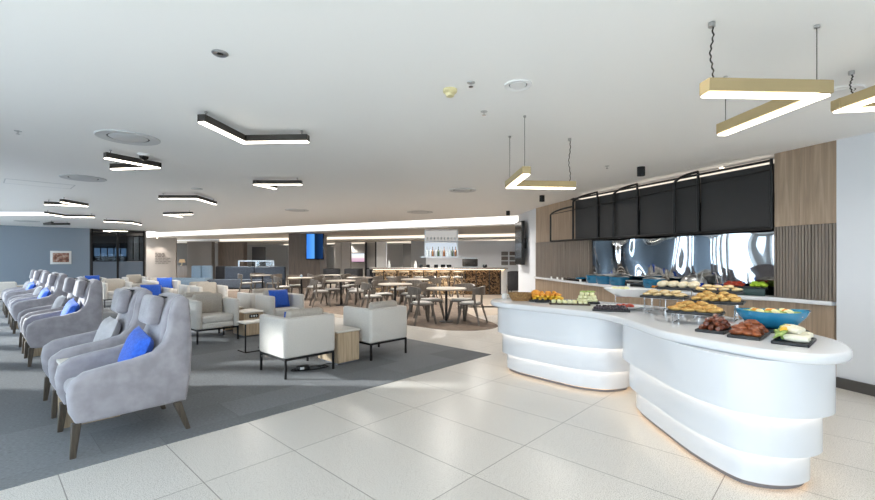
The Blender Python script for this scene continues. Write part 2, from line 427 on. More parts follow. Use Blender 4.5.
struct(quadwall(on(L3, 9), on(L3, -30), 2.355, 2.8, .04, 1).build('trim_4', 'white')).location.y = .045

# blue end wall, glass office, beige wall with lettering
struct(quadwall(AB(3.45, 24.8), AB(-2.4, 24.8), 0, H, .12, 1).build('wall_left', 'blue_wall'))
gp = thing('glass_partition', 'black framed glass partition with frosted lower half beside the blue wall', 'glass partition', AB(3.5, 24.8), face(DB))
W = 2.05
f = MB()
for x in (0.03, .98, W-.03): f.box((x, 0, H/2), (.06 if x != .98 else .08, .08, H))
for z in (.04, 2.70, 2.5): f.box((W/2, 0, z), (W, .08, .06))
f.build('frame', 'metal', gp)
for i in range(8):
    x = .1+i*.25
    if abs(x-.98) < .07: continue
    MB().box((x, .05, 1.95), (.035, .05, 1.2)).build('mullion', 'metal', gp)
for x0, x1 in ((.06, .94), (1.02, W-.06)):
    MB().box(((x0+x1)/2, 0, .66), (x1-x0, .012, 1.24)).build('frosted_pane', 'frost', gp)
    MB().box(((x0+x1)/2, 0, 1.89), (x1-x0, .012, 1.2)).build('clear_pane', 'tint', gp)
gp.rotation_euler.z = face(DB); gp.location = AB(3.5, 24.8)
# dark office behind the glass
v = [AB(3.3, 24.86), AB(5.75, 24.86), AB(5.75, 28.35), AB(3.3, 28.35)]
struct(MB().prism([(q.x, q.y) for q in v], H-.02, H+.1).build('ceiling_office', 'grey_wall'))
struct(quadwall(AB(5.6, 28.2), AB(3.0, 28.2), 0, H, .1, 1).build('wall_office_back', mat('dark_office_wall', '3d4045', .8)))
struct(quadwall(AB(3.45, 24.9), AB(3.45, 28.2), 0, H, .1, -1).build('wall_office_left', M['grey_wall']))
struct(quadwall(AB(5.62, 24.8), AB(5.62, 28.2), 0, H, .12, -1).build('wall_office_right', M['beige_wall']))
for k, (a, b, z, w, h, m_) in enumerate(((4.75, 28.0, 1.75, 1.4, .42, '9fc0e0'),)):
    t = tag(MB().box((0, 0, 0), (w, .05, h), .01).build('wall_monitor', emit('office_screen', m_, 1.0), None, AB(a, b, z), face(DB)), 'glowing pale blue monitor seen behind the glass partition', 'monitor')
bw0, bw1 = Vector((-.682*24.8, 24.8)), Vector((-.608*25.3, 25.3))
struct(quadwall(bw0, bw1, 0, 2.66, .2, -1).build('wall_beige', 'beige_wall'))
d = (bw1-bw0).normalized(); d_bw = d
sg = MB()
random.seed(3)
for row in range(7):
    z = 1.72-row*.095 ; x = .55
    wd = 3 if row < 3 else 4
    for k in range(wd):
        w = random.uniform(.08, .2)
        sg.box((x+w/2, 0, z), (w, .012, .055 if row < 3 else .03)); x += w+.045
tag(sg.build('wall_lettering', 'sign', None, (bw0.x, bw0.y-.016, 0), math.atan2(d.y, d.x)), 'small dark lettering in rows on the beige wall', 'wall sign')
for k, (px, nm) in enumerate(((0.12, 'left one by the glass'), (.8, 'right one above the lettering'))):
    q = bw0+d*px
    t = thing('ceiling_spotlight', 'small glowing ceiling spotlight on the beige wall, ' + nm, 'spotlight', (q.x+.1, q.y-.45, 2.62), 0, 'spotlights by the beige wall')
    MB().lathe([(.05, -.02), (.05, .1)], 12).build('housing', 'white', t)
    MB().lathe([(.04, -.03), (.04, -.021)], 12).build('lens', 'lamp', t)

# far rooms behind the lounge
def slab(nm, px0, px1, Y, z1, m_, th=.4, z0=0):
    x0, x1 = (px0-CX)/FOC*Y, (px1-CX)/FOC*Y
    return struct(MB().box(((x0+x1)/2, Y+th/2, (z0+z1)/2), (x1-x0, th, z1-z0)).build(nm, m_))
struct(quadwall((-8.2, 29.8), (-24, 37), 0, 2.4, .1, 1).build('wall_back', 'pale_wall'))
slab('wall_recess_grey', 187, 211.5, 26.2, 2.45, 'grey_wall')
slab('wall_recess_dark', 170, 190, 29.5, 2.45, mat('dark_recess', '4b4845', .8))
slab('wall_wood', 218, 243.5, 26.6, 2.45, 'column_wood', .5)
slab('wall_passage', 209, 222, 29.0, 2.45, 'grey_wall')
slab('wall_dark_panel', 252, 265, 27.5, 2.16, mat('dark_panel_paint', '3f3f42', .8), .1)
slab('wall_back_left', 243, 335, 31, 2.4, 'pale_wall', .1)
slab('wall_back_middle', 334, 428, 28.5, 2.4, 'pale_wall', .1)
slab('wall_bar_back', 426, 545, 23.2, 2.4, 'white_wall', .1)
for k, (p0, p1, Y, m_) in enumerate(((335, 341, 26.8, 'pale_wall'), (341.5, 350, 26.6, 'pale_wall'), (367, 375, 26.6, 'pale_wall'), (376.5, 386, 25.6, 'white'), (411, 427, 24.5, 'pale_wall'))):
    slab('wall_pier_%d' % (k+1), p0, p1, Y, 2.42, m_, .5)
slab('wall_pier_dark_1', 364.8, 366.5, 26.4, 2.42, 'charcoal', .3)
slab('wall_pier_dark_2', 375, 376.6, 25.7, 2.42, 'charcoal', .3)
slab('wall_shelf_recess', 403, 411, 27.5, 2.36, 'grey_wall', .2)
# wooden column with the blue screen
cw = struct(MB().box((0, 0, 1.31), (1.5, 1.3, 2.62)).build('wall_column_wood', 'column_wood', None, (-6.4, 21.3, 0)))
t = thing('display_screen', 'tall portrait screen glowing blue on the wooden column', 'screen', (-5.87, 20.608, 1.45))
MB().box((0, 0, .56), (.86, .08, 1.26), .01).build('bezel', 'gloss_black', t)
MB().box((0, -.043, .56), (.78, .006, 1.18)).build('screen', mat_screen('blue_screen', [(0, '3f86e8'), (.45, '5aa2f2'), (.52, '0d2038'), (1, '16325c')], 1.1), t)
t = thing('wall_television', 'small far television with a pink and white picture on the back wall', 'television', ((357.5-CX)/FOC*28.3, 28.4, 1.2))
MB().box((0, 0, .28), (.95, .06, .62), .01).build('bezel', 'gloss_black', t)
MB().box((0, -.034, .28), (.88, .006, .55)).build('screen', mat_screen('pink_screen', [(0, 'c8a0b8'), (.35, 'd8b8c8'), (.55, 'f0ece8'), (1, 'dfe6f2')], 1.1, 2), t)

# ------------------------------------------------------------------ right-hand side: white wall, wood feature wall, mirror
C0 = Vector((4.50, 4.85)); dirw = Vector((.33, -1)).normalized()
wr1 = C0+dirw*9.8
struct(quadwall(C0, wr1, 0, H, .15, -1).build('wall_right', 'white_wall'))
bb0 = C0+Vector((-.012, -.004)); struct(quadwall(bb0, wr1+Vector((-.012, -.004)), 0, .115, .03, 1).build('baseboard_right', 'baseboard')).location = (.0, 0, 0)
struct(quadwall(wr1, AB(-2.2, -5.5), 0, H, .15, -1).build('wall_behind', 'white_wall'))
# feature wall parts (z: ledge .93, veneer from 1.84 up)
A0, A1 = Vector((4.50, 4.85)), Vector((4.29, 5.48))
B0, B1 = Vector((3.17, 8.95)), Vector((2.63, 11.5))
mid = Vector((4.45, 7.6))
def flutes(p, q, z0, z1, n, name, base_th=.3):
    p, q = Vector(p), Vector(q); t = (q-p); L = t.length; t.normalize(); nn = Vector((-t.y, t.x))
    ang = math.atan2(t.y, t.x); b = MB()
    b.box((L/2, -base_th/2-.012, (z1-z0)/2), (L, base_th, z1-z0))
    for i in range(n):
        w = L/n
        b.box(((i+.5)*w, -.006, (z1-z0)/2), (w*random.uniform(.7, .9), .03+random.uniform(0, .012), z1-z0), .004, 1)
    o = struct(b.build(name, 'flute')); o.location = (p.x, p.y, z0); o.rotation_euler.z = ang; return o
def flat(p, q, z0, z1, name, m_, th=.3):
    p, q = Vector(p), Vector(q); t = (q-p); L = t.length; b = MB()
    b.box((L/2, -th/2, (z1-z0)/2), (L, th, z1-z0), .004, 1)
    o = struct(b.build(name, m_)); o.location = (p.x, p.y, z0); o.rotation_euler.z = math.atan2(t.y, t.x); return o
# going from far (q) to near so the room side is +Y local: p=near,q=far gives room side at left (+normal)
mA = A0.lerp(A1, .56)
flat(A0, mA, 1.845, H, 'wall_veneer_near', 'panel'); flat(mA, A1, 1.845, H, 'wall_veneer_middle', 'panel')
flutes(A0, A1, .955, 1.845, 19, 'wall_fluted_near')
flat(B0, B1, 1.86, H, 'wall_veneer_far', 'panel', .12); flutes(B0, B1, .955, 1.86, 34, 'wall_fluted_far', .12)
struct(quadwall(B1, (2.5, 13.3), 0, H, .5, 1).build('wall_column_white', 'white_wall'))
struct(quadwall((5.0, 13.6), (4.7, 23.3), 0, 2.7, .1, 1).build('wall_bar_right', 'white_wall'))
struct(quadwall((2.95, 13.25), (5.0, 13.6), 0, H, .1, 1).build('wall_bar_return', 'white_wall'))
# ledge: back counter in front of the mirror
led_front = [(4.475, 4.885), (4.26, 5.42), (3.92, 5.72), (3.52, 6.65), (3.14, 7.8), (2.99, 8.6), (2.74, 10.2), (2.57, 11.5)]
led_back = [(2.75, 11.6), (3.4, 9.0), (4.1, 7.6), (4.75, 5.55), (4.8, 4.95)]
struct(MB().prism((led_front+led_back), .905, .955, .01, 2).build('wall_ledge_top', 'corian'))
lf = [(x+.05, y+.02) for x, y in led_front]
struct(MB().prism(lf+[(x+.02, y) for x, y in led_back], 0, .905).build('wall_ledge_front', 'panel'))
# wavy mirror
p, q = Vector((3.22, 8.93)), Vector((4.50, 5.44)); L = (q-p).length
b = bmesh.new(); nx, nz = 90, 30; vv = {}
for i in range(nx+1):
    for j in range(nz+1):
        x, z = i/nx*L, j/nz*1.35
        wv = .017*math.sin(x*7+1.2*math.sin(z*2.3))*(.3+.7*abs(math.sin(x*1.1+.5))) + .009*noise.noise(Vector((x*3.2, z*1.6, 2)))
        wv *= .16 + .84*max(0, 1-(x/L))
        vv[i, j] = b.verts.new((x, -wv, z))
for i in range(nx):
    for j in range(nz): b.faces.new((vv[i, j], vv[i+1, j], vv[i+1, j+1], vv[i, j+1]))
r = bmesh.ops.solidify(b, geom=b.faces[:], thickness=.012)
mo = MB(); mo.bm.free(); mo.bm = b
o = mo.build('mirror_panel', 'mirror', None, (p.x, p.y, .955), math.atan2((q-p).y, (q-p).x), angle=60)
tag(o, 'rippled mirror splashback behind the back counter under the black panels', 'mirror')
struct(quadwall((3.32, 9.0), (4.62, 5.5), 0, H, .1, -1).build('wall_mirror_backing', 'grey_wall'))
# black panels above the mirror, tube frames before them
def on_face(px):                              # point of the panel row that shows at that column
    a, b_ = Vector((4.30, 5.5)), Vector((2.9, 9.12)); s = (px-CX)/FOC
    k = (a.x-s*a.y)/(s*(b_.y-a.y)-(b_.x-a.x)); return a+(b_-a)*k
pn = [574.5, 598.6, 638.6, 699.5, 773.5]
t = thing('overhead_screen', 'row of black screen panels in bent black tube frames above the rippled mirror', 'screen', (0, 0, 0))
for i in range(4):
    a, b_ = on_face(pn[i]), on_face(pn[i+1]); q = b_-a
    MB().box((q.length/2, .02, .415), (q.length-.03, .03, .81), .004, 1).build('panel', 'black', t, (a.x, a.y, 1.84), math.atan2(q.y, q.x))
a, b_ = on_face(552), on_face(773.5); nrm = Vector((-(b_-a).y, (b_-a).x)).normalized()
if nrm.x > 0: nrm = -nrm
o3 = lambda v, z, k=0: (v.x+nrm.x*k, v.y+nrm.y*k, z)
MB().tube([o3(a, 1.83, .03), o3(b_, 1.83, .03)], .022).build('bottom_rail', 'metal', t)
MB().tube([o3(on_face(572), 2.70, .02), o3(b_, 2.70, .02)], .018).build('top_rail', 'metal', t)
MB().tube([o3(a, 2.44, .05), o3(b_, 2.58, .05)], .008).build('wire_rail', 'metal', t)
for px in (574.5, 598.6, 638.6, 699.5, 773):
    v = on_face(px); MB().tube([o3(v, 1.83, .03), o3(v, 2.72, .03)], .02).build('upright', 'metal', t)
for i, (p0, p1) in enumerate(((552, 575), (574.5, 599), (615, 639), (676, 700))):
    v0, v1 = on_face(p0), on_face(p1)
    top = 2.42 if i == 0 else 2.62; arc = []
    for k in range(9):
        q = k/8*PI/2; f_ = math.sin(q)*1; arc.append(o3(v0.lerp(v1, (1-math.cos(q))), top+.12*math.sin(q), .04))
    MB().tube([o3(v0, 1.83, .04)]+[o3(v0, top-.1, .04)]+arc, .02).build('bent_frame', 'metal', t)
# light slot above the panels
a, b_ = on_face(578), on_face(770)
o = MB().prism([o3(a, 0, -.02)[:2], o3(b_, 0, -.02)[:2], o3(b_, 0, -.10)[:2], o3(a, 0, -.10)[:2]][::-1], H-.10, H-.05).build('slot_light', emit('slot_led', 'fff2e0', 1.0))
tag(o, 'thin white light slot between ceiling and black panels', 'slot light')
for i, (px, py) in enumerate(((725, 167), (648, 184), (600, 194), (569, 204))):
    v = P(px, py, H)
    t = thing('ceiling_downlight', ('small recessed downlight in front of the black panels, ' + ['nearest', 'second nearest', 'second farthest', 'farthest'][i] + ' of the four'), 'downlight', (v.x-.05, v.y, H), 0, 'downlights before the black panels')
    MB().lathe([(.03, -.012), (.055, -.008), (.06, 0)], 16).build('ring', 'white', t); MB().lathe([(.0, -.0145), (.03, -.0145), (.03, -.0125)], 16).build('lens', 'lamp', t)

# windows: long glazed wall on the left, out of the frame but seen in the mirror
wi = 0
bays = [(-5.5+1.85*k, -5.5+1.85*(k+1)) for k in range(6)] + [(8.9+1.765*k, 8.9+1.765*(k+1)) for k in range(9)]
struct(quadwall(AB(-2.2, 8.9), AB(-2.2, 5.6), 0, H, .25, 1).build('wall_pier_window', 'white'))  # unseen solid stretch added to keep the sun off walkway and counter
for b0, b1 in bays:
    wi += 1; L = b1-b0
    t = bpy.data.objects.new('window_%d' % wi, None); COL.objects.link(t); struct(t)
    v = AB(-2.2, b0); t.location = v; t.rotation_euler.z = math.atan2(DB.y, DB.x)
    f = MB(); f.box((L/2, 0, .06), (L, .12, .12)); f.box((L/2, 0, H-.06), (L, .12, .12)); f.box((.22, 0, H/2), (.44, .2, H))
    f.build('window_frame', 'white', t)
    MB().box((L/2, 0, H/2), (L-.01, .01, H-.2)).build('pane', 'pane', t)
g = [AB(-2.3, -40), AB(-2.3, 60), AB(-60, 60), AB(-60, -40)]
struct(MB().prism([(v.x, v.y) for v in g], -.25, -.15).build('ground_outside', 'ground'))

# ================================================================== FURNITURE
# ------------------------------------------------------------------ tall velour armchairs
def make_wing():
    t = thing('wing_armchair', '', 'armchair')
    side = [(.31, .235), (.35, .33), (.362, .46), (.345, .555), (.275, .612), (.14, .638), (0, .658), (-.12, .69), (-.185, .75), (-.222, .85), (-.245, .98), (-.268, 1.07), (-.30, 1.115), (-.345, 1.125), (-.385, 1.09), (-.39, 1.0), (-.385, .7), (-.37, .45), (-.345, .245)]
    def tap(v):
        k = 1-.30*max(0, min(1, (v.z-.62)/.5))**1.1
        if v.z < .5: k = 1-.06*(.5-v.z)/.26
        return Vector((v.x*k, v.y, v.z))
    b = MB()
    for s in (-1, 1):
        mx = Matrix(((0, 0, 1, s*.335-.05), (1, 0, 0, 0), (0, 1, 0, 0), (0, 0, 0, 1)))
        b.prism(side, 0, .10, .035, 3, mx, tap)
    b.build('side_panel_pair', 'velour', t).name = 'shell'
    b = MB()   # curved back between the sides, leaning
    bk = [(-.13, .42), (-.165, .62), (-.195, .82), (-.225, .98), (-.255, 1.07), (-.30, 1.12), (-.345, 1.132), (-.39, 1.095), (-.395, 1.0), (-.39, .7), (-.375, .45), (-.35, .245), (-.22, .245)]
    b.prism(bk, -.30, .30, .03, 3, Matrix(((0, 0, 1, 0), (1, 0, 0, 0), (0, 1, 0, 0), (0, 0, 0, 1))), tap)
    b.build('backrest', 'velour', t)
    MB().box((0, .01, .295), (.58, .58, .11), .03).build('seat_base', 'velour', t)
    MB().box((0, .035, .40), (.565, .57, .13), .05, 4).build('seat_cushion', 'velour', t)
    hp = MB().box((0, 0, 0), (.33, .10, .25), .04, 4).build('headrest', 'velour', t)
    hp.location = (0, -.185, 1.0); hp.rotation_euler.x = R(10)
    MB().box((0, -.115, .12), (.10, .2, .012), .004).build('strap', 'charcoal', hp)
    for sx, y, dy in ((-1, .31, .02), (1, .31, .02), (-1, -.28, -.075), (1, -.28, -.075)):
        MB().taper((sx*.30, y, .25), (sx*.318, y+dy, 0), .026, .016).build('leg', 'leg_wood', t)
    for o in t.children_recursive:
        kx = 1.10 if o.name.startswith('leg') else 1.0
        for v in o.data.vertices: v.co.x *= kx; v.co.y *= 1.10
        o.location.y *= 1.10
    return t
wing = make_wing(); used = []
rowd = [0, 1.15, 3.83, 4.98, 7.45, 8.6, 10.7, 11.85]
wl = ['nearest lilac grey wing armchair with a blue cushion and tapered wooden legs',
      'second lilac grey wing armchair, just behind the nearest one and its side table',
      'third lilac grey wing armchair from the front, with a blue cushion, first behind the gap',
      'fourth lilac grey wing armchair from the front, with a pale cushion',
      'fifth lilac grey wing armchair from the front, with a blue cushion',
      'sixth lilac grey wing armchair from the front, with a pale cushion',
      'seventh lilac grey wing armchair from the front, second to last, with a blue cushion',
      'last lilac grey wing armchair at the far end of the row']
fw = face(-DA)
c0 = Vector((-2.617, 3.625, 0))-DA*.03
scu = [0]
blue_p = MB().pillow(.43, .37, .15).build('scatter_cushion', 'blue'); grey_p = MB().pillow(.42, .37, .15).build('scatter_cushion', 'velour_pad')
bu, gu = [], []
def cushion(proto, used, loc, fwd, tilt, label, group, zr=0):
    o = place(proto, used, loc, 0, label, group); o['category'] = 'cushion'
    o.rotation_mode = 'XYZ'; o.rotation_euler = (R(tilt), 0, fwd+zr); return o
ordn = ['nearest', 'second', 'third', 'fourth', 'fifth', 'sixth', 'seventh', 'last']
for i, d in enumerate(rowd):
    c = c0+DB*d
    place(wing, used, c, fw, wl[i], 'wing armchairs in a row by the windows')
    pos = c+DA*.08; pos.z = .65
    lab = ('royal blue cushion leaning in the %s wing armchair of the row' if i % 2 == 0 else 'pale grey cushion leaning in the %s wing armchair of the row') % ordn[i]
    o = cushion(blue_p if i % 2 == 0 else grey_p, bu if i % 2 == 0 else gu, pos, fw, 20, lab, 'cushions on the wing armchairs')
    if i % 2 == 0: o.location = o.location + (DB*-.05); o.rotation_euler.y = R(-8)
# laminate side tables between each pair
def make_stand():
    t = thing('side_table', '', 'side table')
    b = MB()
    b.box((-.145, 0, .26), (.03, .40, .52), .003, 1); b.box((.145, 0, .26), (.03, .40, .52), .003, 1); b.box((0, -.18, .26), (.26, .03, .52), .003, 1)
    b.build('body', 'oak', t)
    MB().box((0, 0, .53), (.33, .42, .025), .004, 1).build('table_top', 'oak_top', t)
    MB().box((0, .19, .44), (.26, .02, .15), .003, 1).build('front_panel', 'oak', t)
    p_ = MB().box((0, .203, .44), (.13, .008, .07), .002, 1).build('socket_plate', 'gloss_black', t)
    return t
st = make_stand(); su = []
for i, (d, lab) in enumerate(((.575, 'pale topped wooden side table between the two nearest wing armchairs'), (4.405, 'pale topped wooden side table between the third and fourth wing armchairs'), (8.02, 'pale topped wooden side table between the fifth and sixth wing armchairs'), (11.27, 'pale topped wooden side table between the two farthest wing armchairs'))):
    place(st, su, c0+DB*d-DA*.14, fw, lab, 'side tables between wing armchairs')

# ------------------------------------------------------------------ white tub chairs
def make_tub():
    t = thing('tub_chair', '', 'armchair')
    w, d, th, rr = .36, .345, .11, .05
    def arc(cx, cy, a0, a1, r=rr, n=4): return [(cx+r*math.cos(R(a0+(a1-a0)*k/n)), cy+r*math.sin(R(a0+(a1-a0)*k/n))) for k in range(n+1)]
    out = arc(-w+rr, -d+rr, 180, 270)+arc(w-rr, -d+rr, 270, 360)+arc(w-.05, d-.05, 0, 90)+arc(w-th+.05, d-.05, 90, 180)
    out += [(w-th, -d+th), (-w+th, -d+th)]+arc(-w+th-.05, d-.05, 0, 90)+arc(-w+.05, d-.05, 90, 180)
    MB().prism(out, .245, .725, .03, 3).build('shell', 'boucle', t)
    MB().box((0, .045, .30), (.50, .58, .10), .02).build('seat_base', 'boucle', t)
    MB().box((0, .055, .405), (.495, .585, .13), .04, 4).build('seat_cushion', 'boucle', t)
    MB().box((0, -.17, .63), (.49, .13, .36), .05, 4, (R(8), 0, 0)).build('back_cushion', 'taupe', t)
    f = MB()
    for x in (-.33, .33): f.box((x, 0, .232), (.025, .66, .025))
    for y in (-.32, .32): f.box((0, y, .232), (.66, .025, .025))
    f.build('frame', 'metal', t)
    for x in (-.33, .33):
        for y in (-.32, .32): MB().box((x, y, .11), (.024, .024, .22)).build('leg', 'metal', t)
    return t
tub = make_tub(); tu = []
rows = [(5.14, 1), (8.15, -1), (9.02, 1), (12.0, -1), (12.9, 1), (15.85, -1), (16.75, 1), (19.75, -1)]
cols = [2.83, 4.11]
side_n = ['left', 'right']
rown = ['in the front pair seen from behind', 'in the second pair, facing the front pair', 'in the third pair, backed against the second', 'in the fourth pair, facing away from the windows behind', 'in the fifth pair', 'in the sixth pair', 'in the seventh pair', 'in the last pair']
tl = {}
for ri, (b, s) in enumerate(rows):
    for ci, a in enumerate(cols):
        lab = '%s white upholstered tub chair %s' % (side_n[ci], rown[ri])
        if ri == 3: lab = '%s white upholstered tub chair in the fourth pair, facing the camera' % side_n[ci]
        tl[ri, ci] = place(tub, tu, AB(a, b), face(DB*s), lab, 'white tub chairs on the carpet')
place(tub, tu, AB(.45, 18.3), face(DA), 'beige tub chair at the far left edge, beyond the wing armchairs', 'white tub chairs on the carpet')
place(tub, tu, AB(1.6, 20.3), face(-DB), 'tub chair with blue cushion below the framed picture', 'white tub chairs on the carpet')
def tubcush(ri, ci, lab, tilt=16, lift=.64, fwd=-.02, zr=0):
    b, s = rows[ri]; d = DB*s
    p_ = AB(cols[ci], b)+d*fwd; p_.z = lift
    cushion(blue_p, bu, p_, face(d), tilt, lab, 'blue cushions on the tub chairs', zr)
tubcush(1, 1, 'royal blue cushion on the right tub chair of the second pair', zr=.12)
tubcush(0, 0, 'royal blue cushion just showing over the left front tub chair', lift=.60)
tubcush(3, 0, 'royal blue cushion on the left tub chair of the fourth pair')
tubcush(5, 1, 'royal blue cushion on the right tub chair of the sixth pair')
tubcush(7, 0, 'royal blue cushion on the left tub chair of the last pair')
p_ = AB(1.6, 20.3)+DB*.02*-1; p_.z = .64
cushion(blue_p, bu, p_, face(-DB), 16, 'royal blue cushion on the tub chair below the framed picture', 'blue cushions on the tub chairs')
# block tables between the tub chairs
def make_block():
    t = thing('block_table', '', 'side table')
    o = spline([(-.17, -.25), (.17, -.25), (.17, .25), (-.17, .25)], 1)
    MB().box((0, 0, .235), (.36, .50, .41), .012, 1).build('body', 'oak', t)
    MB().box((0, 0, .015), (.30, .42, .03)).build('plinth', 'toe', t)
    MB().box((0, 0, .452), (.38, .52, .024), .006, 1).build('table_top', 'oak_top', t)
    s = MB().box((0, -.253, .385), (.17, .008, .06), .002, 1).build('socket_plate', 'gloss_black', t)
    for k in (-.045, .0, .045): MB().box((k, -.258, .385), (.025, .004, .03)).build('socket', 'porcelain', s)
    return t
bt = make_block(); bu2 = []
for ri, lab in ((0, 'oak block table between the two front tub chairs seen from behind'), (1, 'oak block table with black socket plate between the second pair of tub chairs'), (2, 'oak block table between the third pair of tub chairs'), (3, 'oak block table between the fourth pair of tub chairs'), (5, 'oak block table between the sixth pair of tub chairs')):
    b, s = rows[ri]
    place(bt, bu2, AB(3.47, b+s*.02), face(DB*-1 if ri == 0 else DB), lab, 'oak block tables between the tub chairs')
place(bt, bu2, AB(1.0, 21.8), face(-DB), 'small pale block table at the far left below the blue wall', 'oak block tables between the tub chairs')
t = thing('laptop_table', 'small white topped side table on a black C-shaped frame beside the front tub chair', 'side table', P(252, 350.6), face(DB))
MB().box((0, 0, .455), (.36, .30, .022), .004, 1).build('table_top', 'oak_top', t)
f = MB()
for x in (-.16, .16): f.tube([(x, .13, .44), (x, -.14, .44), (x, -.14, .012), (x, .13, .012)], .011, 6)
f.tube([(-.16, -.14, .012), (.16, -.14, .012)], .011, 6); f.build('frame', 'metal', t)
# cables on the carpet
v = P(303, 370.5)
t = thing('power_strip', 'black power adapter with coiled cable lying under the front left tub chair', 'cable', (v.x, v.y, .006), .5)
MB().box((0, 0, .03), (.16, .09, .06), .015).build('adapter', 'metal', t)
MB().box((-.02, -.048, .035), (.05, .008, .03)).build('adapter_label', 'porcelain', t)
MB().tube([(math.cos(k*.5)*(.13+.004*k)+.1, math.sin(k*.5)*.09, .012+.001*(k % 5)) for k in range(34)], .006, 6).build('cable_coil', 'metal', t)
MB().tube([(.2, .05, .012), (.35, .14, .012), (.5, .12, .012), (.62, .2, .012), (.72, .32, .012)], .006, 6).build('cable', 'metal', t)

# ------------------------------------------------------------------ dining tables and bent-back chairs
def make_dining():
    t = thing('dining_chair', '', 'chair')
    MB().prism(spline([(-.21, -.18), (0, -.225), (.21, -.18), (.235, .05), (.20, .21), (0, .235), (-.20, .21), (-.235, .05)], 4), .415, .445, .008, 2).build('seat_frame', 'ash', t)
    MB().prism(spline([(-.18, -.15), (0, -.19), (.18, -.15), (.205, .04), (.17, .18), (0, .205), (-.17, .18), (-.205, .04)], 4), .445, .485, .018, 3).build('seat_pad', 'pad', t)
    for s in (-1, 1):
        MB().taper((s*.17, .16, .42), (s*.235, .235, 0), .028, .018).build('leg', 'ash', t)
        MB().tube([(s*.275, -.285, 0), (s*.205, -.17, .42), (s*.235, -.165, .62), (s*.255, -.175, .72)], [.019, .028, .024, .022], 8).build('leg', 'ash', t)
    b = MB(); n = 14; q = bmesh.new(); rows_ = []
    for k in range(n+1):
        a = R(200+140*k/n); rx, ry = .275, .22
        hgt = .095*(.55+.45*math.sin(PI*k/n))
        x, y = rx*math.cos(a), ry*math.sin(a)-.045; ox, oy = (rx+.04)*math.cos(a), (ry+.04)*math.sin(a)-.045
        zc = .735
        rows_.append([q.verts.new(c_) for c_ in ((x, y, zc-hgt), (ox, oy, zc-hgt), (ox, oy, zc+hgt), (x, y, zc+hgt))])
    for A_, B_ in zip(rows_, rows_[1:]):
        for k in range(4): q.faces.new((A_[k], A_[(k+1) % 4], B_[(k+1) % 4], B_[k]))
    q.faces.new(rows_[0][::-1]); q.faces.new(rows_[-1]); bmesh.ops.recalc_face_normals(q, faces=q.faces)
    b._in(q); b.build('backrest', 'ash', t)
    return t
dch = make_dining(); du = []
def make_table():
    t = thing('bistro_table', '', 'table')
    MB().lathe([(0, .735), (.435, .735), (.455, .745), (.455, .76), (.44, .768), (0, .768)], 36).build('table_top', 'table_top', t)
    MB().lathe([(.03, .03), (.028, .72), (.12, .735)], 14).build('pedestal', 'metal', t)
    MB().lathe([(.16, 0), (.16, .012), (.04, .03), (0, .03)], 24).build('base', 'metal', t)
    return t
tbl = make_table(); tbu = []
tabs = [((.20, 9.75), 'nearest the buffet', [205, -25, 128, 52]),
        ((-1.12, 11.36), 'second in the front row', [205, -25, 128, 52]),
        ((-2.94, 13.1), 'third in the front row', [205, -25, 128, 52]),
        ((-4.75, 15.0), 'fourth in the front row', [205, -25, 128, 52]),
        ((-7.0, 17.2), 'before the long sofa', [205, -25, 128]),
        ((-.73, 13.9), 'nearest the bar stools', [205, -25, 128, 52]),
        ((-2.75, 15.2), 'second in the back row', [205, -25, 128]),
        ((-4.3, 17.3), 'right of the wooden column', [205, -25])]
cdesc = {0: 'left', 1: 'right', 2: 'far left', 3: 'far right'}
for (x, y), nm, angs in tabs:
    place(tbl, tbu, (x, y, .006), 0, 'round pale table on a black pedestal, the one %s' % nm, 'round tables in the dining area')
    for k, an in enumerate(angs):
        r_ = .60
        p_ = Vector((x+r_*math.cos(R(an)), y+r_*math.sin(R(an)), .006))
        place(dch, du, p_, face(Vector((x, y, 0))-p_), 'grey wooden chair, pale pad, %s side of round table %s' % (cdesc[k], nm), 'wooden chairs around the round tables')
t = thing('sugar_pot', 'tiny blue and grey pot on the table before the wooden column', 'pot', (-4.75, 15.0, .774))
MB().lathe([(.04, 0), (.045, .07), (.03, .08)], 12).build('pot', 'sky', t); MB().lathe([(.032, .08), (.02, .1), (0, .105)], 12).build('lid', 'steel', t)
# dark lounge chairs and sofas at the back
def make_dark(): 
    t = thing('lounge_chair', '', 'armchair')
    MB().box((0, .02, .34), (.62, .6, .2), .05, 3).build('seat', 'charcoal', t)
    MB().prism(spline([(-.36, .25), (-.38, -.2), (-.25, -.36), (.25, -.36), (.38, -.2), (.36, .25), (.29, .25), (.29, -.15), (.2, -.27), (-.2, -.27), (-.29, -.15), (-.29, .25)], 3), .3, .95, .03, 2).build('backrest', 'charcoal', t)
    for x in (-.26, .26):
        for y in (-.26, .26): MB().cone((x, y, .26), (x*1.1, y*1.1, 0), .02, .013, 8).build('leg', 'metal', t)
    return t
dk = make_dark(); dku = []
for x, y, r_, lab in ((-5.0, 20.3, 20, 'black lounge chair just right of the wooden column'), (-3.95, 20.3, -10, 'second black lounge chair right of the wooden column'), (-3.1, 21.0, 160, 'third black lounge chair right of the wooden column, near the far television'), (-2.75, 19.2, 200, 'black lounge chair beside the left end of the bar'), (2.98, 16.1, 70, 'brown black high-backed chair between the white column and the bar end')):
    place(dk, dku, (x, y, .003), R(r_), lab, 'dark lounge chairs around the bar')
def sofa(x0, x1, y, m_, lab, hgt=1.0, secs=2, seat_left=0):
    w = x1-x0
    t = thing('banquette_sofa', lab, 'sofa', ((x0+x1)/2, y, .003))
    MB().box((-seat_left/2, -.32, .25), (w+seat_left, .66, .38), .03).build('seat', m_, t)
    for k in range(secs):
        MB().box((-w/2+(k+.5)*w/secs, .06, .02+hgt/2), (w/secs-.02, .2, hgt-.04), .06, 3).build('backrest', m_, t)
    MB().box((-seat_left/2, -.32, .04), (w+seat_left-.08, .56, .07)).build('plinth', 'charcoal', t)
    return t
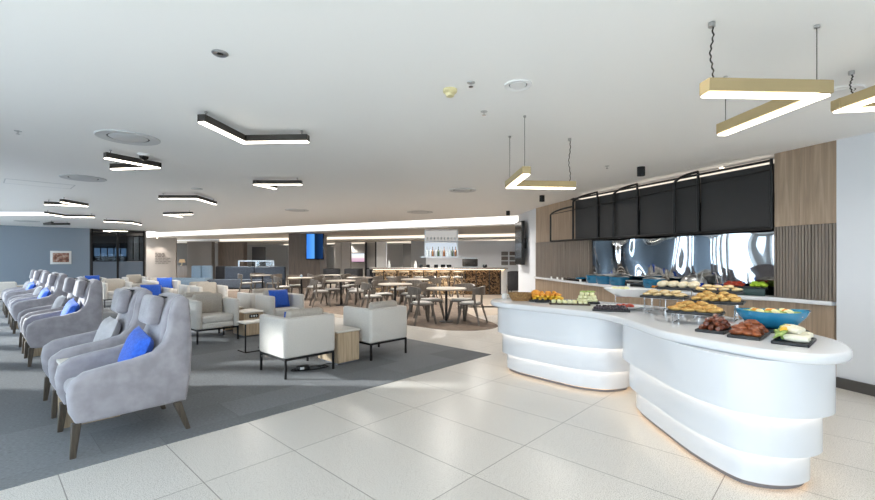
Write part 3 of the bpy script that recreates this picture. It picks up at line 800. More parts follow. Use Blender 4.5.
sofa(-10.2, -7.3, 20.6, 'navy', 'long slate blue banquette sofa left of the wooden column', 1.04, 2, .5)
sofa(-12.6, -11.55, 22.0, 'sky', 'light blue sofa before the grey wall panel', 1.06, 2, .95)
tag(MB().box((0, 0, .52), (.75, .5, 1.0), .04, 2).build('cabinet', 'charcoal', None, ((222-CX)/FOC*22.5, 22.8, .003)), 'black cabinet between the light blue sofa and the navy sofa', 'cabinet')
t = thing('screen_frame', 'thin pale metal privacy frame standing behind the navy sofa', 'partition', (-9.0, 21.1, .003))
f = MB()
for x in (-.75, .1, .95): f.box((x, 0, .65), (.05, .05, 1.3)).bm
f.box((.1, 0, 1.3), (1.75, .05, .05)); f.build('frame', 'steel', t)
MB().box((.52, 0, 1.0), (.8, .012, .5)).build('pane', 'pane', t)
t = thing('table_lamp', 'small warm lamp on the counter in the dark recess', 'lamp', ((182-CX)/FOC*28.6, 28.6, .95))
MB().lathe([(.09, 0), (.09, .02), (.02, .03), (.02, .22)], 12).build('base', 'brass', t); MB().lathe([(.2, .2), (.14, .42)], 16).build('lamp_shade', emit('shade_glow', 'e8c9a0', .6), t)
tag(MB().box((0, 0, .475), (1.7, .5, .95), .01).build('recess_counter', 'column_wood', None, ((184-CX)/FOC*28.6, 28.7, 0)), 'dark wooden counter in the recess right of the beige wall', 'counter')
# picture on the blue wall
v = AB(2.46, 24.76, 1.17)
t = thing('picture_frame', 'white framed reddish aerial picture on the blue wall', 'picture', v, face(DB))
MB().box((0, 0, .30), (.70, .04, .58), .006).build('frame', 'porcelain', t); MB().box((0, -.022, .30), (.54, .006, .40)).build('print', 'print', t)

# ------------------------------------------------------------------ bar
bx0, bx1, by = -2.62, 2.72, 16.9
t = thing('bar_counter', 'long bar with bronze scaled front and grey stone top', 'bar', ((bx0+bx1)/2, by, .003))
w = bx1-bx0
MB().box((0, .40, .49), (w-.02, .66, .98)).build('body', 'charcoal', t)
MB().box((-.74, .05, .49), (3.5, .04, .94)).build('front_panel', 'mosaic', t)
MB().box((1.72, .05, .49), (1.35, .04, .94)).build('front_panel', 'mosaic_dark', t)
MB().box((w/2-.11, .06, .5), (.2, .1, .96), .01).build('end_pier', 'white', t)
MB().box((0, .30, 1.035), (w+.06, .92, .06), .008).build('countertop', 'pale_wall', t)
MB().box((0, -.05, .992), (w-.2, .05, .012)).build('led_strip', emit('bar_led', 'ffdcb0', 5), t)
for k in range(9): MB().box((-w/2+.5+k*.52, .015, .49), (.03, .03, .94)).build('divider', 'fixture', t)
def make_stool():
    t = thing('bar_stool', '', 'bar stool')
    MB().lathe([(0, .69), (.17, .69), (.19, .71), (.185, .75), (0, .765)], 20).build('seat', 'pad', t)
    n = 10; q = MB()
    for k in range(n): 
        a0, a1 = R(215+110*k/n), R(215+110*(k+1)/n)
        q.tube([(.2*math.cos(a0), .2*math.sin(a0), .93), (.2*math.cos(a1), .2*math.sin(a1), .93)], .04, 6)
    q.build('backrest', 'oak', t)
    for s in (-1, 1):
        MB().tube([(s*.11, .12, .70), (s*.2, .2, 0)], .014, 6).build('leg', 'ash', t)
        MB().tube([(s*.14, -.14, .94), (s*.13, -.13, .70), (s*.21, -.21, 0)], .014, 6).build('leg', 'ash', t)
    MB().tube([(.17*math.cos(R(a)), .17*math.sin(R(a)), .25) for a in range(0, 360, 30)], .01, 6, True).build('footrest', 'brass', t)
    return t
stl = make_stool(); stu = []
for k, px in enumerate((378, 391, 404, 418, 431, 444.5, 458)):
    nm = ['leftmost', 'second', 'third', 'middle', 'fifth', 'sixth', 'rightmost'][k]
    place(stl, stu, ((px-CX)/FOC*16.2, 16.2, .003), R(-4+3*(k % 3)), 'wooden bar stool in front of the bronze bar, the %s%s' % (nm, '' if k in (0, 3, 6) else ' counted from the left'), 'bar stools along the bar')
# hanging bottle rack
rx0, rx1, ry = (425-CX)/FOC*17.5, (457.5-CX)/FOC*17.5, 17.5
t = thing('hanging_rack', 'white backlit hanging rack with bottles over the bar', 'shelf', ((rx0+rx1)/2, ry, 1.49)); w = rx1-rx0
MB().box((0, .15, .0), (w+.35, .34, .05)).build('shelf', 'steel', t); MB().box((0, .15, .60), (w, .34, .03)).build('shelf', 'steel', t)
MB().box((0, .15, 1.11), (w, .34, .04)).build('top', 'white', t)
for x in (-w/2, w/2):
    for y in (0, .3): MB().box((x, y, .56), (.035, .035, 1.12)).build('post', 'steel', t)
MB().box((0, .33, .30), (w, .01, .55)).build('light_panel', emit('rack_backlight', 'dde8f4', .85), t)
MB().box((0, .33, .88), (w, .01, .42)).build('back_panel', emit('rack_upper_light', 'e4e2de', .6), t)
def bottle(m_, h=.40): return MB().lathe([(.05, 0), (.053, .02), (.053, h*.55), (.014, h*.75), (.014, h*.97), (.017, h)], 10).build('bottle', m_)
pb = {k: (bottle(k), []) for k in ('amber', 'clear', 'olive')}
desc = {'amber': 'amber', 'clear': 'pale clear', 'olive': 'dark green'}
seq = ['clear', 'clear', 'amber', 'clear', 'olive', 'clear', 'amber', 'clear', 'clear', 'olive', 'amber']
for k, m_ in enumerate(seq):
    o = place(pb[m_][0], pb[m_][1], (rx0+.08+k*(w-.16)/10, ry+.12+.05*(k % 2), 1.515), 0, '%s bottle on the lower shelf of the hanging bar rack' % desc[m_], 'bottles on the bar rack'); o['category'] = 'bottle'
gl = MB().lathe([(.04, 0), (.006, .01), (.006, .09), (.03, .12), (.04, .19)], 12).build('stem_glass', 'clear'); gu_ = []
for k in range(9):
    o = place(gl, gu_, (rx0+.1+k*(w-.2)/8, ry+.15, 2.105), 0, 'upturned glass on the upper shelf of the hanging bar rack', 'glasses on the bar rack'); o['category'] = 'glass'
# things on and behind the bar
for k, (px, m_, h_) in enumerate(((389, 'porcelain', .25), (415.5, 'porcelain', .25))):
    t = thing('carafe', 'white carafe on the bar top, ' + ['left of the other one', 'the one nearer the hanging rack'][k], 'carafe', ((px-CX)/FOC*17.1, 17.1, 1.068))
    MB().lathe([(.055, 0), (.06, .12), (.035, .18), (.04, .25)], 12).build('body', m_, t); MB().lathe([(.036, .25), (.03, .28), (0, .285)], 12).build('lid', 'steel', t)
t = thing('coffee_machine', 'dark espresso machine standing at the bar right of the hanging rack', 'coffee machine', ((470-CX)/FOC*17.35, 17.35, 1.068))
MB().box((0, 0, .2), (.6, .4, .3), .03).build('body', 'fixture', t); MB().box((0, 0, .02), (.6, .42, .04)).build('drip_tray', 'steel', t); MB().box((.02, 0, .37), (.5, .3, .04)).build('cup_rail', 'steel', t)
for x in (-.15, .15): MB().cone((x, -.22, .18), (x, -.34, .15), .025, .02, 8).build('portafilter', 'metal', t)
bl = MB().box((0, 0, .06), (.14, .14, .12), .02).build('bar_caddy', 'gloss_black'); blu = []
for k, px in enumerate((421, 428, 436, 443, 449, 485)):
    o = place(bl, blu, ((px-CX)/FOC*17.2, 17.2, 1.068), .2*k, 'small black caddy on the bar top', 'black caddies on the bar top'); o['category'] = 'caddy'
t = thing('wall_notice', 'small framed notices in a grid on the wall behind the bar end', 'wall sign', ((509-CX)/FOC*23.1, 23.17, 1.05))
for i in range(2):
    for j in range(3): MB().box((-.22+i*.44, 0, .12+j*.26), (.36, .02, .2), .004).build('notice', 'sign' if (i+j) % 2 else 'grey_wall', t)
# big television by the white column
t = thing('wall_television', 'large black portrait television mounted on the white column', 'television', (2.50, 12.55, 1.25), R(-86.5))
MB().box((0, -.10, .63), (.78, .09, 1.25), .012).build('housing', 'black', t); MB().box((0, -.148, .63), (.73, .004, 1.19)).build('screen', 'gloss_black', t)
MB().box((0, 0, .63), (.3, .12, .3)).build('bracket', 'metal', t)

# ================================================================== BUFFET COUNTER
slab_o = spline([(.70, 5.52), (.76, 5.32), (.95, 5.08), (1.36, 4.64), (1.60, 4.32), (1.69, 3.86), (1.69, 3.28), (1.80, 2.93), (1.965, 2.60), (2.15, 2.46), (2.34, 2.475), (2.53, 2.62), (2.68, 2.85), (2.74, 3.12), (2.76, 3.7), (2.74, 4.3), (2.6, 4.8), (2.3, 5.25), (1.9, 5.65), (1.5, 5.95), (1.15, 6.05), (.85, 5.92), (.72, 5.74)], 8)
podL = spline([(.91, 5.62), (.97, 5.40), (1.118, 5.20), (1.478, 4.796), (1.66, 4.674), (1.853, 4.62), (2.10, 4.72), (2.18, 4.95), (2.05, 5.25), (1.75, 5.55), (1.4, 5.80), (1.1, 5.84)], 8)
podR = spline([(1.87, 4.0), (1.85, 3.445), (1.854, 3.108), (1.911, 2.81), (1.997, 2.705), (2.147, 2.665), (2.31, 2.70), (2.42, 2.80), (2.50, 3.05), (2.54, 3.5), (2.52, 4.0), (2.42, 4.25), (2.2, 4.33), (1.98, 4.22)], 8)
t = thing('buffet_counter', 'white curvy two-lobed buffet counter with stepped glowing sides', 'counter', (1.8, 4.2, 0))
def sh(o): return [(x-1.8, y-4.2) for x, y in o]
MB().prism(sh(slab_o), .835, .90, .025, 4).build('countertop', 'corian', t)
for nm, o in (('left', podL), ('right', podR)):
    MB().prism(sh(offset(o, -.03)), 0, .05).build('plinth', 'toe', t)
    for k, (z0, z1) in enumerate(((.035, .265), (.265, .525), (.525, .835))):
        q = sh(offset(o, .06*k))
        tier = MB().prism(q, z0, z1, .004 if k == 0 else 0, 1).build('tier', 'corian', t)
        if k:   # hanging skirt with an LED strip tucked behind it
            inn = sh(offset(o, .06*k-.012)); n_ = len(q); b = bmesh.new()
            ring = [[b.verts.new((x, y, z)) for x, y in w_] for w_, z in ((q, z0), (q, z0-.03), (inn, z0-.03), (inn, z0))]
            for A_, B_ in zip(ring, ring[1:]):
                for m_ in range(n_): b.faces.new((A_[m_], A_[(m_+1) % n_], B_[(m_+1) % n_], B_[m_]))
            bmesh.ops.recalc_face_normals(b, faces=b.faces)
            MB()._in(b).build('skirt', 'corian', tier)
            b = MB(); b.tube([(x, y, z0-.009) for x, y in sh(offset(o, .06*k-.03))], .007, 6, True); b.build('led_strip', 'led_strip', tier)
    b = MB(); b.tube([(x, y, .032) for x, y in sh(offset(o, -.024))], .0045, 6, True); b.build('led_strip', 'led_floor', t)

CT = .90
def at(px, py): return P(px, py, CT)
def rot2(v, a): return Vector((v[0]*math.cos(a)-v[1]*math.sin(a), v[0]*math.sin(a)+v[1]*math.cos(a)))
# piece prototypes ---------------------------------------------------------
def capsule(L, r, bend=0, n=7, k=8):
    pts = [(-L/2+L*i/(n-1), bend*math.sin(PI*i/(n-1)), 0) for i in range(n)]
    rr = [r*max(.35, math.sin(PI*(.12+.76*i/(n-1)))**.5) for i in range(n)]
    return MB().tube(pts, rr, k)
PR = {
 'sausage': lambda: capsule(.075, .021, .006).build('sausage', 'sausage'),
 'chicken_piece': lambda: MB().ell((0, 0, 0), (.05, .024, .022), n=10, amp=.35, freq=1.6, seed=2).build('chicken_piece', 'wing'),
 'bread_roll': lambda: MB().ell((0, 0, 0), (.05, .046, .033), n=14, amp=.08, freq=2).build('bread_roll', 'bread'),
 'pastry': lambda: MB().ell((0, 0, 0), (.042, .026, .02), n=10, amp=.3, freq=2, seed=5).build('pastry', 'pastry'),
 'flat_pastry': lambda: MB().ell((0, 0, 0), (.045, .03, .015), n=10, amp=.25, freq=2, seed=6).build('pastry', 'pastry_pale'),
 'croissant': lambda: MB().tube([(.045*math.cos(R(a)), .035*math.sin(R(a))-.02, 0) for a in [22.5*k for k in range(9)]], [.005, .011, .016, .019, .021, .019, .016, .011, .005], 8).build('croissant', 'pastry'),
 'fruit_slice': lambda: MB().ell((0, 0, 0), (.045, .022, .018), n=10, amp=.2, freq=2, seed=9).build('fruit_slice', 'mango'),
 'orange_slice': lambda: MB().ell((0, 0, 0), (.04, .026, .02), n=10, amp=.15, freq=2, seed=3).build('fruit_slice', 'orange'),
 'melon_chunk': lambda: MB().box((0, 0, 0), (.05, .04, .036), .008, 2).build('melon_chunk', 'melon'),
 'red_slice': lambda: MB().ell((0, 0, 0), (.035, .028, .02), n=10, amp=.15).build('fruit_slice', 'red'),
 'lime_slice': lambda: MB().ell((0, 0, 0), (.05, .035, .025), n=10, amp=.15).build('fruit_slice', 'lime'),
 'grape': lambda: MB().ell((0, 0, 0), (.016, .016, .016), n=8).build('berry', 'grape'),
 'lettuce_leaf': lambda: MB().ell((0, 0, 0), (.055, .035, .012), n=12, amp=.6, freq=2.5, seed=4).build('lettuce_leaf', 'green'),
 'salad_chunk': lambda: MB().ell((0, 0, 0), (.035, .028, .02), n=9, amp=.3, seed=8).build('salad_chunk', 'melon'),
}
def make_wrap():
    o = capsule(.135, .024, 0, 7, 10).build('wrap', 'wrap')
    MB().ell((.058, 0, 0), (.018, .019, .019), n=9, amp=.4, seed=3).build('filling', 'green', o); return o
PR['wrap'] = make_wrap
proto, pused = {}, {}
def pile(kind, c, ang, rx, ry, z, layers, label, cat, group, ja=.5, base=None, tilt=.15, zstep=.03):
    """layers: list of (columns, rows, shrink)"""
    if kind not in proto: proto[kind] = PR[kind](); pused[kind] = []
    for li, (nc, nr, k) in enumerate(layers):
        for i in range(nc):
            for j in range(nr):
                u = 0 if nc == 1 else (i/(nc-1)*2-1); v = 0 if nr == 1 else (j/(nr-1)*2-1)
                d = rot2((u*rx*k+random.uniform(-.006, .006), v*ry*k+random.uniform(-.006, .006)), ang)
                o = place(proto[kind], pused[kind], (c[0]+d.x, c[1]+d.y, z+li*zstep+random.uniform(0, .004)), 0, label, group)
                o['category'] = cat
                o.rotation_euler = (random.uniform(-tilt, tilt), random.uniform(-tilt, tilt), ang+(base or 0)+random.uniform(-ja, ja))
def plate(name, label, c, ang, lx, ly, z=CT, m_='slate', rim=.012, cat='plate'):
    b = MB(); b.box((0, 0, .006), (lx, ly, .012), .004, 1)
    for sx in (-1, 1): b.box((sx*(lx/2-.006), 0, .012), (.012, ly, .018), .004, 1)
    for sy in (-1, 1): b.box((0, sy*(ly/2-.006), .012), (lx, .012, .018), .004, 1)
    return tag(b.build(name, m_, None, (c[0], c[1], z), ang), label, cat)
def stand(label, c, ang, lx, ly, z, group='wire risers on the buffet'):
    t = thing('wire_riser', label, 'stand', (c[0], c[1], CT), ang, group)
    h = z-CT
    for sx in (-1, 1):
        x = sx*lx*.36
        MB().tube([(x, -ly*.62, h-.004), (x, -ly*.62, .006), (x, ly*.5, .006), (x, ly*.5, h-.004)], .005, 6).build('leg_loop', 'chrome', t)
    MB().tube([(-lx*.36, -ly*.4, h-.005), (lx*.36, -ly*.4, h-.005)], .004, 6).build('cross_wire', 'chrome', t)
    MB().tube([(-lx*.36, ly*.4, h-.005), (lx*.36, ly*.4, h-.005)], .004, 6).build('cross_wire', 'chrome', t)
    return t
AN = math.atan2(-1, .35)                     # runs along the counter
ax = R(-8)
# meat plates by the near end
PA = R(43)
c = (2.11, 3.26); plate('sausage_plate', 'black plate of browned sausages, leftmost of the three near plates', c, PA, .34, .19)
pile('sausage', c, PA, .11, .055, CT+.033, [(4, 3, 1), (3, 2, .75), (2, 2, .5), (1, 1, 0)], 'browned sausage heaped on the leftmost near plate', 'sausage', 'sausages on the black plate', .5, zstep=.025)
c = (2.195, 3.03); plate('chicken_plate', 'black plate of glazed chicken, middle of the three near plates', c, PA, .34, .19)
pile('chicken_piece', c, PA, .11, .055, CT+.035, [(4, 3, 1), (3, 2, .75), (2, 1, .5)], 'glazed chicken piece heaped on the middle near plate', 'chicken', 'chicken pieces on the black plate', .5, base=.9, zstep=.026)
c = (2.33, 2.81); plate('wrap_plate', 'black plate of wraps and lettuce, nearest the rounded counter end', c, PA, .34, .19)
u_, v_ = Vector((.731, .682)), Vector((-.682, .731))
q = Vector(c)-v_*.02
pile('wrap', q, PA, .115, .0, CT+.04, [(5, 1, 1)], 'pale filled wrap lying on the plate nearest the counter end', 'wrap', 'wraps on the black plate', .22, base=1.35, tilt=.1)
pile('wrap', q+v_*.03, PA, .05, .0, CT+.083, [(2, 1, 1)], 'pale filled wrap lying on the plate nearest the counter end', 'wrap', 'wraps on the black plate', .3, base=.9, tilt=.15)
pile('lettuce_leaf', q+v_*.075, PA, .12, .01, CT+.06, [(5, 1, 1)], 'green lettuce leaf tucked behind the wraps', 'lettuce', 'lettuce leaves by the wraps', 1, tilt=.6)
pile('fruit_slice', q+v_*.06, PA, .07, .01, CT+.085, [(3, 1, 1)], 'yellow pepper strip lying over the wraps', 'vegetable', 'yellow strips by the wraps', .5)
# big turquoise bowl on a dark mat
c = Vector((2.58, 3.32, CT))
tag(MB().lathe([(0, 0), (.23, 0), (.235, .004), (.235, .01), (0, .012)], 32, sx=1, sy=.8).build('serving_mat', 'slate', None, (c.x-.03, c.y-.02, CT), R(-30)), 'dark oval mat under the large turquoise bowl', 'mat')
t = thing('salad_bowl', 'large turquoise boat-shaped salad bowl on a dark mat', 'bowl', (c.x, c.y, CT+.012), R(-14))
b = MB(); prof = [(.0, .0), (.10, 0), (.17, .03), (.225, .085), (.245, .125), (.25, .13), (.238, .127), (.215, .09), (.16, .045), (.09, .02), (0, .018)]
b.lathe(prof, 36, (0, 0, 0), 1, .62); 
for v in b.bm.verts: v.co.z += .012*(v.co.x/.25)**2 if v.co.z > .06 else 0
b.build('bowl', 'glaze_blue', t)
pile('salad_chunk', c, R(-14), .14, .07, CT+.118, [(6, 3, 1), (3, 2, .7)], 'pale salad chunk in the turquoise bowl', 'salad', 'salad chunks in the turquoise bowl', 2, zstep=.02)
pile('lettuce_leaf', c, R(-14), .13, .05, CT+.13, [(4, 2, 1)], 'green leaf in the turquoise bowl', 'lettuce', 'leaves in the turquoise bowl', 2)
pile('orange_slice', c, R(-14), .10, .04, CT+.14, [(3, 1, 1)], 'orange slice in the turquoise bowl', 'fruit', 'orange slices in the turquoise bowl', 2)
# risers with black platters
rz = R(-52)
for lab, slabel, c, z, ang, lx, ly, kind, lay, cat in (
    ('low black platter of croissants on the lowest riser', 'low wire riser under the croissants', (2.17, 3.62), .985, R(-40), .40, .22, 'croissant', [(4, 3, 1), (3, 2, .7), (2, 1, .4)], 'croissant'),
    ('black platter of pale flat pastries on the middle riser', 'middle wire riser, farther half, under pale flat pastries', (2.26, 4.28), 1.055, R(-40), .40, .24, 'flat_pastry', [(4, 3, 1), (3, 2, .7)], 'pastry'),
    ('black platter of golden pastries on the middle riser, right of the pale ones', 'middle wire riser, nearer half, under golden pastries', (2.50, 3.86), 1.05, R(-40), .42, .24, 'pastry', [(5, 3, 1), (4, 2, .75), (2, 1, .4)], 'pastry'),
    ('black platter of round white bread rolls on the top riser', 'top wire riser under the round bread rolls', (2.52, 4.50), 1.125, R(-40), .40, .22, 'bread_roll', [(4, 2, 1)], 'bread roll'),
    ('black platter of small golden pastries at the right end of the top riser', 'top wire riser under small golden pastries by the mirror', (2.66, 4.08), 1.12, R(-32), .40, .20, 'flat_pastry', [(4, 2, 1), (3, 2, .6)], 'pastry')):
    stand(slabel, c, ang, lx, ly, z)
    plate('platter', lab, c, ang, lx, ly, z, cat='platter')
    hz = .05 if kind == 'bread_roll' else .034
    pile(kind, c, ang, lx*.36, ly*.30, z+hz, lay, {'croissant': 'small golden croissant on the lowest riser', 'bread_roll': 'round pale bread roll on the top riser', 'pastry': 'golden pastry piled on the nearer half of the middle riser'}.get(kind, 'pale flat pastry on the farther half of the middle riser' if z < 1.1 else 'small pastry at the right end of the top riser'), cat, lab.replace('black platter of ', ''), .6, zstep=.024)
# white raised boat dish and the shallow dish below it
def boat(name, label, c, z, L, Wd, h_, ang):
    t = thing(name, label, 'dish', (c[0], c[1], z), ang)
    pr = [(0, 0), (.5, 0), (.8, h_*.55), (1, h_), (.985, h_+.004), (.9, h_*.75), (.6, h_*.2), (0, h_*.16)]
    b = MB(); b.lathe([(r_*L/2, zz) for r_, zz in pr], 32, (0, 0, 0), 1, Wd/L)
    b.build('dish', 'porcelain', t); return t
c = (2.16, 4.83)
boat('raised_dish', 'white boat-shaped dish raised on thin chrome legs', c, 1.02, .56, .30, .085, R(-22))
t = thing('dish_stand', 'thin chrome stand under the white boat-shaped dish', 'stand', (c[0], c[1], CT), R(-22), 'wire risers on the buffet')
for x in (-.15, .15):
    for y in (-.06, .06): MB().cone((x, y, 0), (x, y, .122), .005).build('leg', 'chrome', t)
MB().tube([(-.15, -.06, .117), (.15, -.06, .117), (.15, .06, .117), (-.15, .06, .117)], .004, 6, True).build('rim_wire', 'chrome', t)
pile('salad_chunk', (c[0]-.1, c[1]), R(-22), .06, .03, 1.105, [(3, 2, 1)], 'pale yellow fruit chunk in the raised white dish', 'fruit', 'fruit in the raised white dish', 2)
c = (1.97, 4.62)
boat('shallow_dish', 'white shallow dish with red and black fruit under the raised dish', c, CT, .48, .30, .035, R(-22))
pile('grape', (c[0]-.10, c[1]+.02), 0, .05, .03, CT+.025, [(4, 3, 1)], 'dark berry in the white shallow dish', 'berry', 'dark berries in the white dish', 2)
pile('red_slice', (c[0]+.06, c[1]+.04), 0, .06, .03, CT+.03, [(3, 2, 1)], 'red fruit slice in the white shallow dish', 'fruit', 'red slices in the white dish', 2)
# long dark tray of berries at the waist
c = (1.79, 4.44); plate('berry_tray', 'long narrow dark tray of berries near the counter waist', c, R(-20), .36, .10, cat='tray')
pile('grape', c, R(-20), .15, .03, CT+.03, [(14, 3, 1), (10, 1, .9)], 'dark berry on the long narrow tray', 'berry', 'dark berries on the long tray', 2, zstep=.018)
# fruit boards on the far lobe
c = (1.56, 5.08); plate('fruit_board', 'long dark board of yellow and green fruit at the front of the far lobe', c, R(-16), .46, .15, m_='board', cat='board')
pile('melon_chunk', c, R(-16), .18, .04, CT+.032, [(7, 2, 1)], 'pale green melon chunk on the long front board', 'fruit', 'melon chunks on the front board', 2, zstep=.02)
c = (1.40, 5.46); plate('fruit_platter', 'dark platter heaped with orange and yellow fruit on the far lobe', c, R(-14), .46, .24, cat='platter')
pile('fruit_slice', c, R(-14), .16, .07, CT+.034, [(6, 3, 1), (5, 2, .8)], 'yellow fruit slice on the far platter', 'fruit', 'yellow slices on the far platter', 2, zstep=.026)
pile('orange_slice', c, R(-14), .13, .03, CT+.085, [(5, 2, 1), (3, 1, .6)], 'orange fruit slice on the far platter', 'fruit', 'orange slices on the far platter', 2, zstep=.024)
o = tag(MB().ell((0, 0, 0), (.066, .066, .06), n=18).build('whole_melon', 'orange', None, (c[0]-.14, c[1]+.05, CT+.085)), 'round orange melon at the left of the far fruit platter', 'fruit')
c = (1.83, 5.26); plate('melon_board', 'dark board stacked with pale melon chunks', c, R(-16), .28, .18, m_='slate', cat='board')
pile('melon_chunk', c, R(-16), .09, .05, CT+.034, [(5, 3, 1), (4, 2, .85), (3, 1, .6)], 'pale melon chunk stacked on the small board', 'fruit', 'melon chunks on the small board', .3, zstep=.038)
pile('lettuce_leaf', (c[0]+.02, c[1]+.06), 0, .06, .01, CT+.13, [(3, 1, 1)], 'green garnish leaf on the melon chunks', 'lettuce', 'garnish on the melon board', 2)
# left tip: basket, bowls, tray
c = (1.09, 5.58)
t = thing('wicker_basket', 'oval wicker bread basket at the far left tip of the counter', 'basket', (c[0], c[1], CT), R(-10))
MB().lathe([(0, 0), (.12, 0), (.15, .04), (.165, .085), (.17, .09), (.155, .086), (.14, .04), (.11, .015), (0, .012)], 28, (0, 0, 0), 1, .68).build('basket', 'wicker', t)
MB().tube([(.165*math.cos(R(a)), .112*math.sin(R(a)), .09) for a in range(0, 360, 15)], .01, 6, True).build('rim', 'wicker', t)
pile('bread_roll', c, R(-10), .07, .03, CT+.055, [(3, 2, 1)], 'pale bread roll in the wicker basket', 'bread roll', 'bread rolls in the wicker basket', 2)
for px, py, r_, h_, m_, nm, lab in ((504.5, 298.5, .038, .07, 'porcelain', 'white_cup', 'small white cup left of the wicker basket'), (534, 298, .04, .11, 'porcelain', 'cream_jug', 'white jar right of the wicker basket'), (540, 296.5, .035, .09, 'wicker', 'woven_cup', 'brown woven cup beside the white jar')):
    t = thing(nm, lab, 'cup', (1.30, 5.72, CT) if nm == 'woven_cup' else at(px, py))
    MB().lathe([(r_*.75, 0), (r_, h_*.3), (r_, h_), (r_*.88, h_), (r_*.85, h_*.3), (0, h_*.15)], 16).build('body', m_, t)
    MB().tube([(r_*.95, 0, h_*.8), (r_*1.5, 0, h_*.7), (r_*1.5, 0, h_*.4), (r_*.95, 0, h_*.3)], .005, 6).build('handle', m_, t)
c = at(542, 302.3)
tag(MB().lathe([(0, 0), (.09, 0), (.11, .035), (.10, .035), (.085, .01), (0, .01)], 24, (0, 0, 0), 1, .6).build('black_dish', 'slate', None, c, 0), 'small black oval dish between wicker basket and fruit', 'dish')

# back counter in front of the mirror -------------------------------------------------
LZ = .955
def make_pot():
    t = thing('casserole', '', 'pot')
    MB().lathe([(0, 0), (.14, 0), (.17, .04), (.175, .155), (.16, .155), (.145, .03), (0, .02)], 28).build('pot', 'teal', t)
    MB().lathe([(.172, .155), (.13, .17), (.03, .178), (.0, .18)], 28).build('lid', 'steel', t)
    for s in (-1, 1): MB().tube([(s*.15, -.04, .08), (s*.195, -.03, .085), (s*.195, .03, .085), (s*.15, .04, .08)], .009, 6).build('handle', 'teal', t)
    return t
pot = make_pot(); pu = []
def led(px, back=.12):                        # spot on the ledge a bit behind its front edge
    s = (px-CX)/FOC
    for (a, b_) in zip(led_front, led_front[1:]):
        a, b_ = Vector(a), Vector(b_)
        den = s*(b_.y-a.y)-(b_.x-a.x)
        k = (a.x-s*a.y)/den
        if 0 <= k <= 1: v = a+(b_-a)*k; return (v.x+back*s/math.hypot(1, s)+back*.25, v.y+back/math.hypot(1, s), LZ)
for px, bk, lab in ((593, .17, 'blue casserole pot on the back counter, leftmost of three'), (603.5, .17, 'blue casserole pot on the back counter, middle of three'), (617, .17, 'blue casserole pot on the back counter, largest looking, right of three'), (651, .2, 'teal pot on the back counter right of the long black dish')):
    place(pot, pu, led(px, bk), .4, lab, 'blue pots on the back counter')
t = thing('long_dish', 'long black dish with lid on the back counter beside the teal pot', 'dish', led(634, .22), R(-60))
MB().box((0, 0, .045), (.38, .2, .09), .03, 3).build('body', 'gloss_black', t); MB().box((0, 0, .098), (.34, .17, .016), .006).build('lid', 'steel', t)
t = thing('long_dish', 'black tray with a blue rim at the far left of the back counter', 'dish', led(573, .14), R(-78))
MB().box((0, 0, .03), (.7, .18, .06), .02, 2).build('body', 'gloss_black', t); MB().box((.24, 0, .065), (.16, .15, .05), .02, 2).build('bowl', 'teal', t)
# chafing domes
t = thing('chafing_dish', 'silver domed chafing dish on the back counter behind the bread rolls', 'chafing dish', led(689, .28), R(-55))
MB().box((0, 0, .05), (.42, .26, .1), .02).build('pan', 'gloss_black', t); MB().lathe([(.19, .10), (.18, .16), (.13, .215), (.05, .24), (0, .243)], 24, (0, 0, 0), 1, .62).build('dome', 'steel', t)
MB().tube([(-.03, 0, .24), (-.03, 0, .265), (.03, 0, .265), (.03, 0, .24)], .007, 6).build('handle', 'metal', t)
for px, lab in ((697, 'deep blue ladle jar on the back counter, left one'), (717, 'deep blue ladle jar on the back counter, right one')):
    t = thing('ladle_jar', lab, 'jar', led(px, .15), 0, 'blue ladle jars')
    MB().lathe([(.05, 0), (.07, .05), (.055, .11), (.06, .13), (.05, .13), (.05, .05), (0, .02)], 16).build('jar', 'navy_glass', t)
    for k in (-1, 1): MB().tube([(.01*k, 0, .05), (.03*k, .01, .2), (.05*k, .01, .28), (.085*k, .01, .29)], .006, 6).build('ladle', 'chrome', t)
v = led(742, .16)
t = thing('fruit_riser', 'dark green stand of red and lime fruit on the back counter by the wooden end', 'stand', v, R(-40))
MB().box((0, 0, .05), (.44, .22, .1), .01).build('base', mat('dark_green_box', '1d3a36', .4), t); MB().box((0, 0, .106), (.48, .24, .012), .003).build('tray', 'slate', t)
pile('red_slice', (v[0]-.1, v[1]+.06), R(-40), .09, .06, LZ+.135, [(4, 3, 1), (3, 2, .7)], 'red fruit slice on the back counter stand', 'fruit', 'red slices on the back stand', 2, zstep=.025)
pile('lime_slice', (v[0]+.11, v[1]-.10), R(-40), .06, .06, LZ+.135, [(3, 3, 1), (2, 2, .6)], 'lime green fruit slice on the back counter stand', 'fruit', 'lime slices on the back stand', 2, zstep=.025)
v = led(657, .1)
plate('small_plate', 'small plate of orange and green fruit at the ledge behind the white dish', v, 0, .2, .16, LZ, cat='plate')
pile('orange_slice', v, 0, .05, .04, LZ+.03, [(3, 2, 1)], 'orange slice on the small ledge plate', 'fruit', 'orange slices on the ledge plate', 2)
pc = MB(); pc.box((0, 0, .025), (.06, .004, .05)); pc.box((0, .01, .003), (.06, .03, .006)); pc = pc.build('menu_card', 'porcelain'); pcu = []
for k, px in enumerate((551, 557, 562, 580, 589, 599, 628)):
    o = place(pc, pcu, led(px, .03), R(-70), 'small blank white card along the edge of the back counter', 'cards on the back counter'); o['category'] = 'card'

